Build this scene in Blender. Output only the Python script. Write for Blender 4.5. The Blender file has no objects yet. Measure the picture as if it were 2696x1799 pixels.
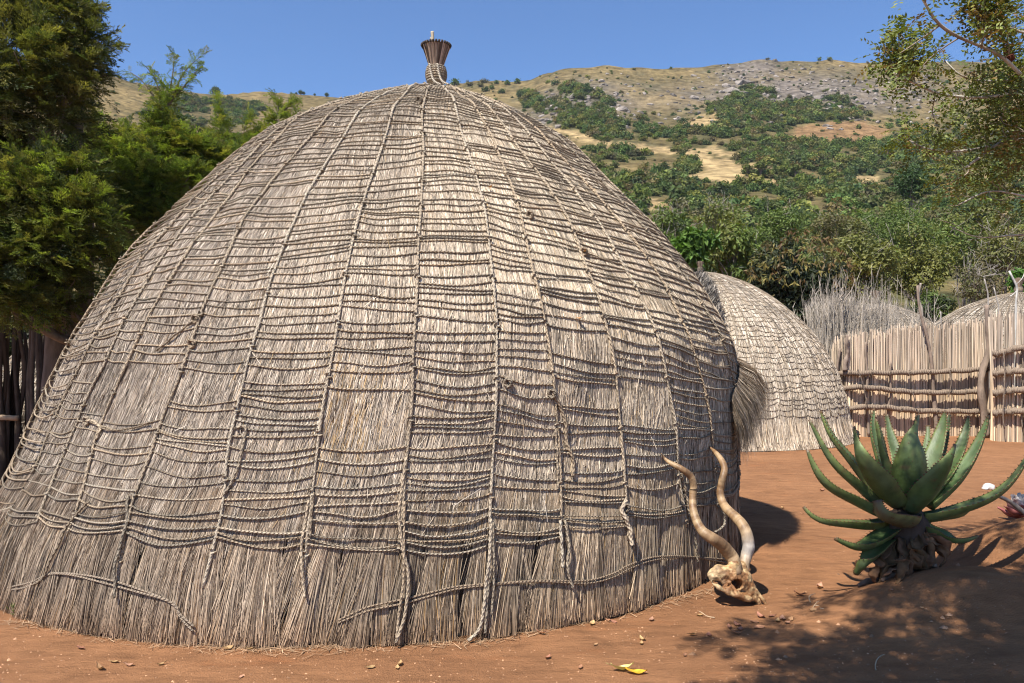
import bpy, math
import numpy as np
from mathutils import Vector

# ---------------------------------------------------------------- basics
C = bpy.context.scene.collection
rng = np.random.default_rng(11)
F, CX, HY, EYE = 1828.0, 1175.0, 830.0, 1.6      # focal length / horizon of the photograph (2350 px wide)
A_ = np.array


def P(px, py, Y):
    return A_([(px - CX) / F * Y, Y, EYE - (py - HY) / F * Y])


def proj(p):
    p = np.asarray(p, float)
    return CX + F * p[..., 0] / p[..., 1], HY - F * (p[..., 2] - EYE) / p[..., 1]


def lerp(a, b, s):
    return a + (b - a) * s


def _h(ix, iy, seed):
    n = (ix.astype(np.int64) * 374761393 + iy.astype(np.int64) * 668265263 + seed * 974711) & 0x7fffffff
    n = ((n ^ (n >> 13)) * 1274126177) & 0x7fffffff
    return ((n ^ (n >> 16)) & 0xffff) / 65535.0


def vn(x, y, seed=0):
    x, y = np.broadcast_arrays(np.asarray(x, float), np.asarray(y, float))
    ix, iy = np.floor(x), np.floor(y)
    fx, fy = x - ix, y - iy
    fx, fy = fx * fx * (3 - 2 * fx), fy * fy * (3 - 2 * fy)
    a = lerp(_h(ix, iy, seed), _h(ix + 1, iy, seed), fx)
    b = lerp(_h(ix, iy + 1, seed), _h(ix + 1, iy + 1, seed), fx)
    return lerp(a, b, fy)


def fbm(x, y, seed=0, o=4):
    s, a, t = 0, 1.0, 0
    for i in range(o):
        s = s + a * vn(np.asarray(x) * 2 ** i, np.asarray(y) * 2 ** i, seed + i)
        t += a
        a *= .5
    return s / t


def unit(v):
    v = np.asarray(v, float)
    return v / np.maximum(np.linalg.norm(v, axis=-1, keepdims=True), 1e-9)


class MB:
    """collects vertices, faces and attributes of ONE mesh"""
    def __init__(s):
        s.v, s.f, s.t, s.w, s.n = [], [], [], [], 0

    def add(s, v, faces, tint=None, tw=None):
        v = np.asarray(v, float).reshape(-1, 3)
        if not isinstance(faces, (list, tuple)):
            faces = [faces]
        for f in faces:
            f = np.asarray(f, np.int64)
            if f.size:
                s.f.append(f + s.n)
        s.v.append(v)
        k = len(v)
        if tint is None:
            tint = np.ones((k, 3)) * .5
        s.t.append(np.broadcast_to(np.asarray(tint, float), (k, 3)))
        s.w.append(np.zeros((k, 3)) if tw is None else tw)
        s.n += k

    def build(s, name, mat, parent=None, smooth=True, origin=None):
        me = bpy.data.meshes.new(name)
        v = np.concatenate(s.v)
        o = np.zeros(3) if origin is None else np.asarray(origin, float)
        v = v - o
        loops = np.concatenate([f.ravel() for f in s.f])
        tot = np.concatenate([np.full(len(f), f.shape[1]) for f in s.f])
        st = np.concatenate([[0], np.cumsum(tot)[:-1]])
        me.vertices.add(len(v))
        me.vertices.foreach_set('co', v.astype(np.float32).ravel())
        me.loops.add(len(loops))
        me.loops.foreach_set('vertex_index', loops.astype(np.int32))
        me.polygons.add(len(tot))
        me.polygons.foreach_set('loop_start', st.astype(np.int32))
        me.polygons.foreach_set('use_smooth', np.full(len(tot), smooth))
        t = np.concatenate(s.t)
        a = me.attributes.new('tint', 'FLOAT_COLOR', 'POINT')
        a.data.foreach_set('color', np.c_[t, np.ones(len(t))].astype(np.float32).ravel())
        w = np.concatenate(s.w)
        if np.any(w):
            a = me.attributes.new('twist', 'FLOAT_VECTOR', 'POINT')
            a.data.foreach_set('vector', w.astype(np.float32).ravel())
        me.update(calc_edges=True)
        me.materials.append(mat)
        ob = bpy.data.objects.new(name, me)
        ob.location = o
        C.objects.link(ob)
        if parent is not None:
            ob.parent = parent
            pw = np.zeros(3)
            q = parent
            while q is not None:
                pw = pw + A_(q.location)
                q = q.parent
            ob.location = o - pw
        return ob


def tag(o, label, cat, group=None, kind=None):
    o['label'] = label
    if cat:
        o['category'] = cat
    if group:
        o['group'] = group
    if kind:
        o['kind'] = kind
    return o


def empty(name, loc, label, cat, group=None):
    o = bpy.data.objects.new(name, None)
    o.empty_display_size = .2
    C.objects.link(o)
    o.location = loc
    return tag(o, label, cat, group)


def copy_tree(o, parent=None):
    c = o.copy()
    C.objects.link(c)
    c.parent = parent
    for ch in list(o.children):
        copy_tree(ch, c)
    return c


def frames(p):
    t = np.gradient(p, axis=0)
    t = unit(t)
    ref = A_([0, 0, 1.0]) if abs(t[:, 2]).mean() < .8 else A_([0, 1.0, 0])
    n = unit(np.cross(t, ref))
    return t, n, np.cross(n, t)


def tube(mb, p, r, sides=8, tint=(.4, .4, .4), ridge=None, cap=True, strands=2):
    p = np.asarray(p, float)
    n = len(p)
    r = np.broadcast_to(np.asarray(r, float), (n,))
    t, a, b = frames(p)
    s = np.concatenate([[0], np.cumsum(np.linalg.norm(np.diff(p, axis=0), axis=1))])
    u = np.linspace(0, 2 * np.pi, sides, endpoint=False)
    R = r[:, None] * np.ones(sides)
    if ridge:
        amp, fr, k = ridge
        R = R * (1 + amp * np.sin(fr * u[None, :] + k * s[:, None]))
    v = p[:, None] + R[..., None] * (np.cos(u)[None, :, None] * a[:, None] + np.sin(u)[None, :, None] * b[:, None])
    i = np.arange(n - 1)[:, None] * sides
    j = np.arange(sides)
    j2 = (j + 1) % sides
    q = np.stack([i + j, i + j2, i + sides + j2, i + sides + j], -1).reshape(-1, 4)
    fs = [q]
    if cap:
        fs += [np.arange(sides)[None, ::-1], (np.arange(sides) + (n - 1) * sides)[None]]
    tw = np.stack([np.broadcast_to(np.cos(strands * u), (n, sides)), np.broadcast_to(np.sin(strands * u), (n, sides)),
                   np.broadcast_to(s[:, None], (n, sides))], -1).reshape(-1, 3)
    tint = np.asarray(tint, float)
    if tint.ndim == 2:
        tint = np.repeat(tint, sides, 0)
    mb.add(v.reshape(-1, 3), fs, tint, tw)


def smooth_path(pts, n):
    """Catmull-Rom through pts"""
    pts = np.asarray(pts, float)
    k = len(pts)
    if k == 2:
        return lerp(pts[0], pts[1], np.linspace(0, 1, n)[:, None])
    q = np.concatenate([[2 * pts[0] - pts[1]], pts, [2 * pts[-1] - pts[-2]]])
    d = np.concatenate([[0], np.cumsum(np.linalg.norm(np.diff(pts, axis=0), axis=1))])
    x = np.interp(np.linspace(0, d[-1], n), d, np.arange(k))
    i = np.minimum(x.astype(int), k - 2)
    f = (x - i)[:, None]
    a, b, c, e = q[i], q[i + 1], q[i + 2], q[i + 3]
    return .5 * (2 * b + (c - a) * f + (2 * a - 5 * b + 4 * c - e) * f ** 2 + (3 * b - a - 3 * c + e) * f ** 3)


def grid_faces(n, m, wrap=False):
    i = np.arange(n - 1)[:, None] * m
    j = np.arange(m if wrap else m - 1)
    j2 = (j + 1) % m
    return np.stack([i + j, i + j2, i + m + j2, i + m + j], -1).reshape(-1, 4)


# ---------------------------------------------------------------- materials
def nodes(name):
    m = bpy.data.materials.new(name)
    m.use_nodes = True
    nt = m.node_tree
    nt.nodes.clear()
    out = nt.nodes.new('ShaderNodeOutputMaterial')
    return m, nt, out


def N(nt, typ, ins=None, **kw):
    n = nt.nodes.new(typ)
    for k, v in kw.items():
        setattr(n, k, v)
    for k, v in (ins or {}).items():
        if isinstance(v, bpy.types.NodeSocket):
            nt.links.new(v, n.inputs[k])
        else:
            n.inputs[k].default_value = v
    return n


def ramp(nt, fac, stops):
    r = N(nt, 'ShaderNodeValToRGB', {'Fac': fac})
    e = r.color_ramp.elements
    while len(e) < len(stops):
        e.new(.5)
    for x, (p, c) in zip(e, stops):
        x.position = p
        x.color = (*c, 1) if not np.isscalar(c) else (c, c, c, 1)
    return r.outputs['Color']


def mixc(nt, fac, a, b, mode='MIX'):
    n = N(nt, 'ShaderNodeMix', data_type='RGBA', blend_type=mode)
    for i, v in ((0, fac), (6, a), (7, b)):
        if isinstance(v, bpy.types.NodeSocket):
            nt.links.new(v, n.inputs[i])
        else:
            n.inputs[i].default_value = v if np.isscalar(v) else (*v, 1)
    return n.outputs[2]


def tinted(name, rough=.85, var=.25, scale=40., stretch=(1, 1, 1), bump=0., bscale=80., spec=.25, trans=0., twist=None, bdist=.01):
    """surface coloured by the mesh's own 'tint' attribute, broken up by noise"""
    m, nt, out = nodes(name)
    at = N(nt, 'ShaderNodeAttribute', attribute_name='tint')
    tc = N(nt, 'ShaderNodeTexCoord')
    mp = N(nt, 'ShaderNodeMapping', {'Vector': tc.outputs['Object'], 'Scale': stretch})
    no = N(nt, 'ShaderNodeTexNoise', {'Vector': mp.outputs[0], 'Scale': scale, 'Detail': 5.})
    col = mixc(nt, 1., at.outputs['Color'], ramp(nt, no.outputs['Fac'], [(.25, 1 - var), (.75, 1 + var)]), 'MULTIPLY')
    nrm = None
    if twist:
        ta = N(nt, 'ShaderNodeAttribute', attribute_name='twist')
        sp = N(nt, 'ShaderNodeSeparateXYZ', {0: ta.outputs['Vector']})
        k = N(nt, 'ShaderNodeMath', {0: sp.outputs[2], 1: twist}, operation='MULTIPLY').outputs[0]
        cs = N(nt, 'ShaderNodeMath', {0: k}, operation='COSINE').outputs[0]
        sn = N(nt, 'ShaderNodeMath', {0: k}, operation='SINE').outputs[0]
        a = N(nt, 'ShaderNodeMath', {0: sp.outputs[0], 1: cs}, operation='MULTIPLY').outputs[0]
        h = N(nt, 'ShaderNodeMath', {0: sp.outputs[1], 1: sn, 2: a}, operation='MULTIPLY_ADD').outputs[0]
        bp = N(nt, 'ShaderNodeBump', {'Height': h, 'Strength': .9, 'Distance': .006})
        nrm = bp.outputs[0]
    if bump:
        n2 = N(nt, 'ShaderNodeTexNoise', {'Vector': mp.outputs[0], 'Scale': bscale, 'Detail': 6.})
        ins = {'Height': n2.outputs['Fac'], 'Strength': bump, 'Distance': bdist}
        if nrm:
            ins['Normal'] = nrm
        nrm = N(nt, 'ShaderNodeBump', ins).outputs[0]
    b = N(nt, 'ShaderNodeBsdfPrincipled', {'Base Color': col, 'Roughness': rough, 'Specular IOR Level': spec})
    if nrm:
        nt.links.new(nrm, b.inputs['Normal'])
    sh = b.outputs[0]
    if trans:
        c2 = mixc(nt, 1., col, (1.15, 1.25, .55), 'MULTIPLY')
        tr = N(nt, 'ShaderNodeBsdfTranslucent', {'Color': c2})
        sh = N(nt, 'ShaderNodeMixShader', {0: trans, 1: sh, 2: tr.outputs[0]}).outputs[0]
    nt.links.new(sh, out.inputs['Surface'])
    return m


M = {}
M['straw'] = tinted('thatch_straw', .75, .18, 30., spec=.3)
M['under'] = tinted('thatch_underlay', .95, .3, 25., (1, 1, .15), .8, 60., spec=.1)
M['rope'] = tinted('grass_rope', .85, .3, 60., bump=.4, bscale=220., spec=.2, twist=260.)
M['braid'] = tinted('braided_rope', .85, .3, 45., bump=.4, bscale=200., spec=.2, twist=170.)
M['leaf'] = tinted('tree_leaf', .55, .3, 6., spec=.35, trans=.28)
M['spray'] = tinted('evergreen_spray', .6, .35, 4., spec=.3, trans=.42)
M['bush'] = tinted('hill_bush', .8, .35, .35, spec=.15, trans=.3)
M['bark'] = tinted('bark', .9, .35, 14., (1, 1, .4), .8, 30., spec=.15)
M['reed'] = tinted('dry_reed', .7, .25, 20., (1, 1, .1), spec=.3)
M['bone'] = tinted('bone', .6, .35, 18., bump=.4, bscale=60., spec=.35)
M['horn'] = tinted('horn', .5, .3, 25., (1, 1, .5), .35, 70., spec=.4)
M['aloe'] = tinted('aloe_leaf', .5, .32, 14., bump=.25, bscale=50., spec=.4, trans=.06)
M['dry'] = tinted('dead_leaf', .8, .35, 30., bump=.4, bscale=60., spec=.2, trans=.12)
M['rock'] = tinted('rock', .95, .4, .5, bump=.9, bscale=1.5, spec=.1, bdist=.6)
M['stone'] = tinted('pale_stone', .9, .3, 30., bump=.6, bscale=60., spec=.2)

TEXT = dict()


# ---------------------------------------------------------------- ground
def gz(x, y):
    x, y = np.asarray(x, float), np.asarray(y, float)
    z = .25 * np.exp(-np.abs(((x - 2.88) / .74) ** 2 + ((y - 5.0) / .40) ** 2) ** 1.25)
    z = z + .44 * np.exp(-(((x - 4.05) / .72) ** 2 + ((y - 5.95) / .75) ** 2))
    z = z + .07 * np.exp(-(((x - 2.7) / 1.1) ** 2 + ((y - 4.5) / .8) ** 2))
    z = z + .05 * np.exp(-(((x - 2.1) / .8) ** 2 + ((y - 7.0) / .9) ** 2)) * (1 + .0 * x)
    near = np.exp(-((x / 14) ** 2 + ((y - 6) / 14) ** 2))
    z = z + (.03 * (fbm(x * .9, y * 1.6, 3) - .5) + .032 * (fbm(x * 3.0, y * 4.2, 9) - .5)) * near
    z = z + .012 * np.maximum(0, fbm(x * 9, y * 12, 21) - .52) * near * np.clip((y - 6) * .3, 0, 1) * 3
    return z


def ground_hit(px, py):
    Y = EYE * F / (py - HY)
    for _ in range(25):
        X = (px - CX) / F * Y
        z = float(gz(X, Y))
        Y = lerp(Y, (EYE - z) * F / (py - HY), .6)
    return A_([(px - CX) / F * Y, Y, float(gz((px - CX) / F * Y, Y))])


def make_ground():
    def axis(a, b, d, lo, hi):
        core = np.arange(a, b, d)
        k = np.geomspace(d * 1.5, hi - b, 26)
        j = np.geomspace(d * 1.5, a - lo, 26)
        return np.concatenate([(a - j)[::-1], core, b + k])
    xs, ys = axis(-4, 7.5, .035, -900, 900), axis(2.9, 9.5, .03, -200, 900)
    X, Y = np.meshgrid(xs, ys)
    mb = MB()
    mb.add(np.stack([X, Y, gz(X, Y)], -1), grid_faces(len(ys), len(xs)))
    m, nt, out = nodes('red_earth')
    tc = N(nt, 'ShaderNodeTexCoord')
    n1 = N(nt, 'ShaderNodeTexNoise', {'Vector': tc.outputs['Object'], 'Scale': .7, 'Detail': 7., 'Roughness': .62})
    n2 = N(nt, 'ShaderNodeTexNoise', {'Vector': tc.outputs['Object'], 'Scale': 9., 'Detail': 8., 'Roughness': .7})
    mp = N(nt, 'ShaderNodeMapping', {'Vector': tc.outputs['Object'], 'Scale': (1, 3.2, 1)})
    n3 = N(nt, 'ShaderNodeTexNoise', {'Vector': mp.outputs[0], 'Scale': 3., 'Detail': 6., 'Roughness': .6})
    n4 = N(nt, 'ShaderNodeTexNoise', {'Vector': tc.outputs['Object'], 'Scale': 120., 'Detail': 4., 'Roughness': .7})
    c = ramp(nt, n1.outputs['Fac'], [(.3, (.275, .130, .061)), (.52, (.355, .172, .081)), (.72, (.44, .215, .100))])
    c = mixc(nt, .7, c, ramp(nt, n3.outputs['Fac'], [(.3, .64), (.5, 1.), (.7, 1.14)]), 'MULTIPLY')
    c = mixc(nt, .6, c, ramp(nt, n2.outputs['Fac'], [(.3, .78), (.7, 1.18)]), 'MULTIPLY')
    c = mixc(nt, .5, c, ramp(nt, n4.outputs['Fac'], [(.3, .75), (.7, 1.2)]), 'MULTIPLY')
    # redder scuffed patches
    n5 = N(nt, 'ShaderNodeTexNoise', {'Vector': mp.outputs[0], 'Scale': .9, 'Detail': 5., 'Roughness': .7})
    c = mixc(nt, ramp(nt, n5.outputs['Fac'], [(.58, 0.), (.72, .6)]), c, (.42, .165, .065))
    # gravel specks
    vo = N(nt, 'ShaderNodeTexVoronoi', {'Vector': tc.outputs['Object'], 'Scale': 26., 'Randomness': 1.})
    sp = ramp(nt, vo.outputs['Distance'], [(.05, 1.), (.09, 0.)])
    wn = N(nt, 'ShaderNodeSeparateColor', {0: vo.outputs['Color']})
    pick = ramp(nt, wn.outputs[0], [(.90, 0.), (.93, 1.)])
    sp = mixc(nt, 1., sp, pick, 'MULTIPLY')
    c = mixc(nt, sp, c, (.5, .34, .22))
    hsum = N(nt, 'ShaderNodeMath', {0: n2.outputs['Fac'], 1: n4.outputs['Fac']}, operation='ADD')
    h2 = N(nt, 'ShaderNodeMath', {0: n3.outputs['Fac'], 1: 2.0, 2: hsum.outputs[0]}, operation='MULTIPLY_ADD')
    bp = N(nt, 'ShaderNodeBump', {'Height': h2.outputs[0], 'Strength': .8, 'Distance': .035})
    b = N(nt, 'ShaderNodeBsdfPrincipled', {'Base Color': c, 'Roughness': .95, 'Specular IOR Level': .12, 'Normal': bp.outputs[0]})
    nt.links.new(b.outputs[0], out.inputs['Surface'])
    g = mb.build('ground', m)
    tag(g, 'bare reddish brown earth of the homestead yard', None, kind='structure')


make_ground()

# ---------------------------------------------------------------- thatch helpers
STRAW = A_([(.56, .49, .405), (.44, .38, .31), (.68, .60, .50), (.27, .22, .175), (.80, .72, .60), (.50, .40, .29), (.14, .108, .082)])
GOLD = A_([.54, .39, .21])


def straw_tints(n, dark=None, gold=None, warm=None):
    w = A_([.30, .24, .16, .12, .05, .09, .04])
    k = rng.choice(len(STRAW), n, p=w)
    t = STRAW[k] * rng.uniform(.82, 1.18, (n, 1))
    if dark is not None:
        t = np.where((rng.random(n) < dark)[:, None], t * rng.uniform(.28, .6, (n, 1)), t)
    if gold is not None:
        t = np.where((rng.random(n) < gold)[:, None], GOLD * rng.uniform(.6, 1.15, (n, 1)), t)
    if warm is not None:
        t = t * lerp(A_([1.0, .96, .93]), A_([1.22, 1.17, 1.07]), np.clip(warm, 0, 1)[:, None])
    return t


def ribbons(mb, P3, side, w, tint, wtip=.55):
    """P3 (n,k,3) centre lines, side (n,3) ribbon direction, w (n)"""
    n, k, _ = P3.shape
    prof = np.linspace(1, wtip, k)
    off = side[:, None] * (w[:, None] * prof * .5)[..., None]
    v = np.stack([P3 - off, P3 + off], 2).reshape(-1, 3)
    b = np.arange(n)[:, None] * (2 * k) + 2 * np.arange(k - 1)[None]
    q = np.stack([b, b + 1, b + 3, b + 2], -1).reshape(-1, 4)
    mb.add(v, q, np.repeat(tint, 2 * k, 0))


class Hut:
    def __init__(s, prof, yc, bump=1.0, seed=1):
        prof = A_(prof, float)
        x = np.linspace(0, len(prof) - 1, 400)
        d = [np.interp(x, np.arange(len(prof)), prof[:, i]) for i in range(3)]
        z, xc, r = [c[::-1] for c in d]
        k = np.hanning(31)
        k /= k.sum()
        sm = lambda c: np.convolve(np.pad(c, 15, 'reflect', reflect_type='odd'), k, 'valid')
        s.z, s.xc, s.r = sm(z), sm(xc), np.maximum(sm(r), .004)
        ds = np.hypot(np.diff(s.z), np.diff(s.r))
        s.s = np.concatenate([[0], np.cumsum(ds)])
        s.L = s.s[-1]
        s.yc, s.bump, s.seed = yc, bump, seed

    def R(s, sl):
        return np.interp(sl, s.s, s.r)

    def S(s, phi, sl, lift=0.0):
        """point on the dome: phi = azimuth (0 faces the camera), sl = metres down the slope from the apex"""
        phi, sl = np.broadcast_arrays(np.asarray(phi, float), np.asarray(sl, float))
        z, xc, r = np.interp(sl, s.s, s.z), np.interp(sl, s.s, s.xc), np.interp(sl, s.s, s.r)
        b = .05 * (vn(phi * 4 + 50, sl * 1.1, s.seed) - .5) + .025 * (vn(phi * 13 + 50, sl * 3.0, s.seed + 5) - .5)
        nr, nz = s.nrm2(sl)
        d = (b * s.bump * np.clip(sl, 0, 1) + lift)
        rr = r + nr * d
        return np.stack([xc + rr * np.sin(phi), s.yc - rr * np.cos(phi), z + nz * d], -1)

    def nrm2(s, sl):
        dz = np.gradient(s.z, s.s)
        dr = np.gradient(s.r, s.s)
        nr, nz = -np.interp(sl, s.s, dz), np.interp(sl, s.s, dr)
        l = np.hypot(nr, nz)
        return nr / l, nz / l

    def nrm(s, phi, sl):
        nr, nz = s.nrm2(sl)
        return np.stack([nr * np.sin(phi), -nr * np.cos(phi), nz], -1)

    def s_at_z(s, z):
        return np.interp(-z, -s.z, s.s)

    def underlay(s, name, mat, parent, inset, tint, n=240, m=140, s1=None):
        ph = np.linspace(-np.pi, np.pi, n, endpoint=False)
        sl = np.linspace(.0, s1 or s.L, m)
        v = s.S(ph[None], sl[:, None], -inset)
        mb = MB()
        mb.add(v.reshape(-1, 3), grid_faces(m, n, True), tint)
        return mb, mat, name, parent

    def straws(s, mb, n, ph0, ph1, s0, s1, len0, len1, w0, w1, lift=.016, tintf=None, spread=.07, k=3, face=.9):
        sl = rng.uniform(0, 1, n * 3)
        sl = lerp(s0, s1, sl)
        keep = rng.random(len(sl)) < s.R(sl) / s.r.max()
        sl = sl[keep][:n]
        n = len(sl)
        ph = rng.uniform(ph0, ph1, n)
        L = rng.uniform(len0, len1, n)
        ang = rng.normal(0, spread, n)
        tt = np.linspace(0, 1, k)
        SL = sl[:, None] + L[:, None] * tt
        PH = ph[:, None] + (ang * L / np.maximum(s.R(sl), .15))[:, None] * tt
        l0, l1 = rng.uniform(-.006, .004, n), rng.uniform(.0, lift, n) ** 1
        LF = l0[:, None] + (l1 - l0)[:, None] * tt ** 1.3
        SLc = np.minimum(SL, s.L - .002)
        P3 = s.S(PH, SLc, LF)
        d = unit(P3[:, -1] - P3[:, 0])
        nn = s.nrm(ph, sl)
        sd = unit(np.cross(d, nn))
        roll = rng.normal(0, face, n)
        sd = sd * np.cos(roll)[:, None] + nn * np.sin(roll)[:, None]
        t = tintf(ph, sl, n) if tintf else straw_tints(n)
        ribbons(mb, P3, sd, rng.uniform(w0, w1, n), t)


def add_rope_on(hut, mb, phi, sl, r, lift, tint, n, sides=8, strands=2, ridge=None):
    p = hut.S(phi, sl, lift)
    tube(mb, p, r, sides, tint, strands=strands, ridge=ridge)


# ---------------------------------------------------------------- the big beehive hut
PROF = [(0.000,-1.247,3.346),(0.300,-1.211,3.300),(0.600,-1.154,3.255),(0.900,-1.081,3.177),(1.200,-1.012,3.114),(1.500,-0.951,3.051),(1.800,-0.902,2.959),(2.100,-0.896,2.798),(2.400,-0.903,2.610),(2.700,-0.914,2.360),(3.000,-0.926,2.089),(3.300,-0.936,1.806),(3.550,-0.929,1.577),(3.750,-0.885,1.284),(3.900,-0.860,1.002),(4.020,-0.828,0.747),(4.120,-0.794,0.514),(4.210,-0.760,0.020)]
PROF = [(z, x, r - .012) for z, x, r in PROF]
hut = Hut(PROF, 7.77)
SK = float(hut.s_at_z(.66))          # slope distance where the rope net ends and the free skirt begins


class Inv:
    """photo pixel -> (phi, slope) on the front of the big hut"""
    ph = np.linspace(-1.9, 1.9, 760)
    sl = np.linspace(.02, hut.L, 520)
    pts = hut.S(ph[:, None], sl[None])
    nn = hut.nrm(ph[:, None], sl[None] + 0 * ph[:, None])
    vis = ((A_([0, 0, EYE]) - pts) * nn).sum(-1) > 0
    X, Y = proj(pts)
    X = np.where(vis, X, 1e6)

    @classmethod
    def at(c, px, py):
        d = (c.X - px) ** 2 + (c.Y - py) ** 2
        i, j = np.unravel_index(np.argmin(d), d.shape)
        return c.ph[i], c.sl[j]


def track(pts):
    a = A_([Inv.at(*p) for p in pts])
    o = np.argsort(a[:, 1])
    return a[o]


VT = [  # upright ropes as they run down the dome, left to right
    [(430, 480), (360, 560), (290, 660), (230, 760), (190, 840), (150, 910), (110, 1010), (80, 1090)],
    [(560, 380), (470, 470), (400, 560), (340, 650), (290, 735), (250, 830), (205, 910), (160, 1020), (125, 1100), (92, 1200)],
    [(640, 320), (560, 410), (500, 490), (430, 590), (365, 690), (325, 770), (290, 850), (250, 940), (225, 1000), (205, 1080), (175, 1190), (150, 1250)],
    [(740, 290), (640, 400), (570, 490), (535, 570), (495, 650), (465, 720), (440, 790), (410, 880), (375, 960), (345, 1050), (315, 1130), (295, 1210), (280, 1290), (275, 1370)],
    [(800, 300), (740, 390), (690, 480), (650, 570), (620, 660), (605, 720), (580, 800), (560, 880), (540, 960), (525, 1050), (515, 1150), (500, 1230), (470, 1350)],
    [(890, 300), (845, 430), (820, 520), (795, 630), (775, 760), (755, 880), (735, 970), (722, 1080), (710, 1190), (703, 1290), (700, 1370)],
    [(975, 230), (972, 330), (968, 450), (960, 560), (955, 680), (950, 790), (945, 930), (935, 1040), (925, 1170), (920, 1230)],
    [(1060, 310), (1090, 400), (1115, 500), (1127, 600), (1133, 700), (1137, 800), (1138, 900), (1135, 1000), (1128, 1110), (1125, 1200)],
    [(1130, 320), (1180, 450), (1205, 540), (1225, 640), (1250, 740), (1262, 830), (1270, 920), (1283, 1000), (1286, 1100), (1285, 1200), (1286, 1290)],
    [(1180, 330), (1250, 420), (1310, 520), (1345, 620), (1385, 740), (1410, 850), (1418, 950), (1428, 1050), (1437, 1160), (1440, 1240)],
    [(1220, 320), (1310, 430), (1370, 510), (1420, 600), (1470, 690), (1505, 780), (1530, 880), (1545, 960), (1550, 1050), (1568, 1180), (1572, 1210)],
    [(1350, 430), (1440, 540), (1520, 650), (1560, 740), (1595, 830), (1615, 900), (1628, 980), (1632, 1040), (1640, 1150), (1640, 1200)],
    [(1380, 420), (1470, 520), (1560, 620), (1620, 720), (1660, 800), (1680, 880), (1688, 930), (1690, 1050), (1690, 1180)],
]
VR = []
for v in VT:
    a = track(v)
    top = A_([[a[0, 0], .10]]) if a[0, 1] > .3 else np.zeros((0, 2))
    # keep the azimuth of the upper part steady, so ropes converge on the apex
    g = np.concatenate([top, a])
    sl = np.linspace(g[0, 1], g[-1, 1], 160)
    ph = np.interp(sl, g[:, 1], g[:, 0])
    k = np.hanning(15)
    k /= k.sum()
    ph = np.convolve(np.pad(ph, 7, 'edge'), k, 'valid')
    VR.append((sl, ph))
back = []
p0 = VR[-1][1][80]
p1 = VR[0][1][80] + 2 * np.pi
nb = 13
for i in range(1, nb + 1):
    sl = np.linspace(.1, SK + rng.uniform(-.1, .15), 160)
    back.append((sl, lerp(p0, p1, i / (nb + 1)) + .03 * np.sin(sl * 2 + i)))
ALLV = VR + back

hut_root = empty('beehive_hut', (hut.xc[-1], hut.yc, 0), 'huge grass beehive hut netted with ropes, filling the middle of the yard', 'hut')


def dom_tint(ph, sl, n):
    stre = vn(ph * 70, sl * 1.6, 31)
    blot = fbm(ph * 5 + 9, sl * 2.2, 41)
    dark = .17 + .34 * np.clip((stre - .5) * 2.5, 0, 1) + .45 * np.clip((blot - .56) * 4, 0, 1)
    # larger share of dark straw high on the dome
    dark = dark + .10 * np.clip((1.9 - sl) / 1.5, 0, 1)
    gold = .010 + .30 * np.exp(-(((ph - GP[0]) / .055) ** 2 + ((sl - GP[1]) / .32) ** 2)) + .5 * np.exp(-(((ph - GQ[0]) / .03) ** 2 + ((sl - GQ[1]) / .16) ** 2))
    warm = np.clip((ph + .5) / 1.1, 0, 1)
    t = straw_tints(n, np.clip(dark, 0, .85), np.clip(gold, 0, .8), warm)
    # straw tone by height and side: darker at crown, skirt and left
    tone = np.interp(sl, [0, .6, 1.5, 2.6, 3.6, SK - .1, SK + .15, hut.L], [.56, .62, .76, .96, 1.0, .90, .80, .76])
    tone = tone * (1 - .16 * np.clip((-.15 - ph) / .7, 0, 1)) * (.9 + .22 * fbm(ph * 3 + 20, sl * 1.3, 93))
    return t * tone[:, None] * A_([.925, .915, .905])


GP, GQ = Inv.at(815, 900), Inv.at(1040, 1250)

mb, mat, nm, par = hut.underlay('thatch', M['under'], hut_root, .012, (.13, .105, .085), s1=SK + .1)
# skirt underlay drawn in behind the hanging straw
ph = np.linspace(-np.pi, np.pi, 360, endpoint=False)
sl = np.linspace(SK + .1, hut.L + .02, 14)
v = hut.S(ph[None], np.minimum(sl, hut.L)[:, None], -.06)
v[-1, :, 2] = -.05
mb.add(v.reshape(-1, 3), grid_faces(14, 360, True), (.12, .095, .07))
mb.build('thatch', M['under'], hut_root, origin=(hut.xc[-1], hut.yc, 0))
ORG = (hut.xc[-1], hut.yc, 0)

mb = MB()
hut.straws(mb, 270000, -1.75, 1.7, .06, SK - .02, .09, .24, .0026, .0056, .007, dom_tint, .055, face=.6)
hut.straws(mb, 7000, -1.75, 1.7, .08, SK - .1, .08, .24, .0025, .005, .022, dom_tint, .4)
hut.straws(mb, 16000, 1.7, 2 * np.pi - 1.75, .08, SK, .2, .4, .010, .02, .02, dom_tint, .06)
straw_ob = mb.build('thatch_straw', M['straw'], hut_root, smooth=False, origin=ORG)


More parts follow.
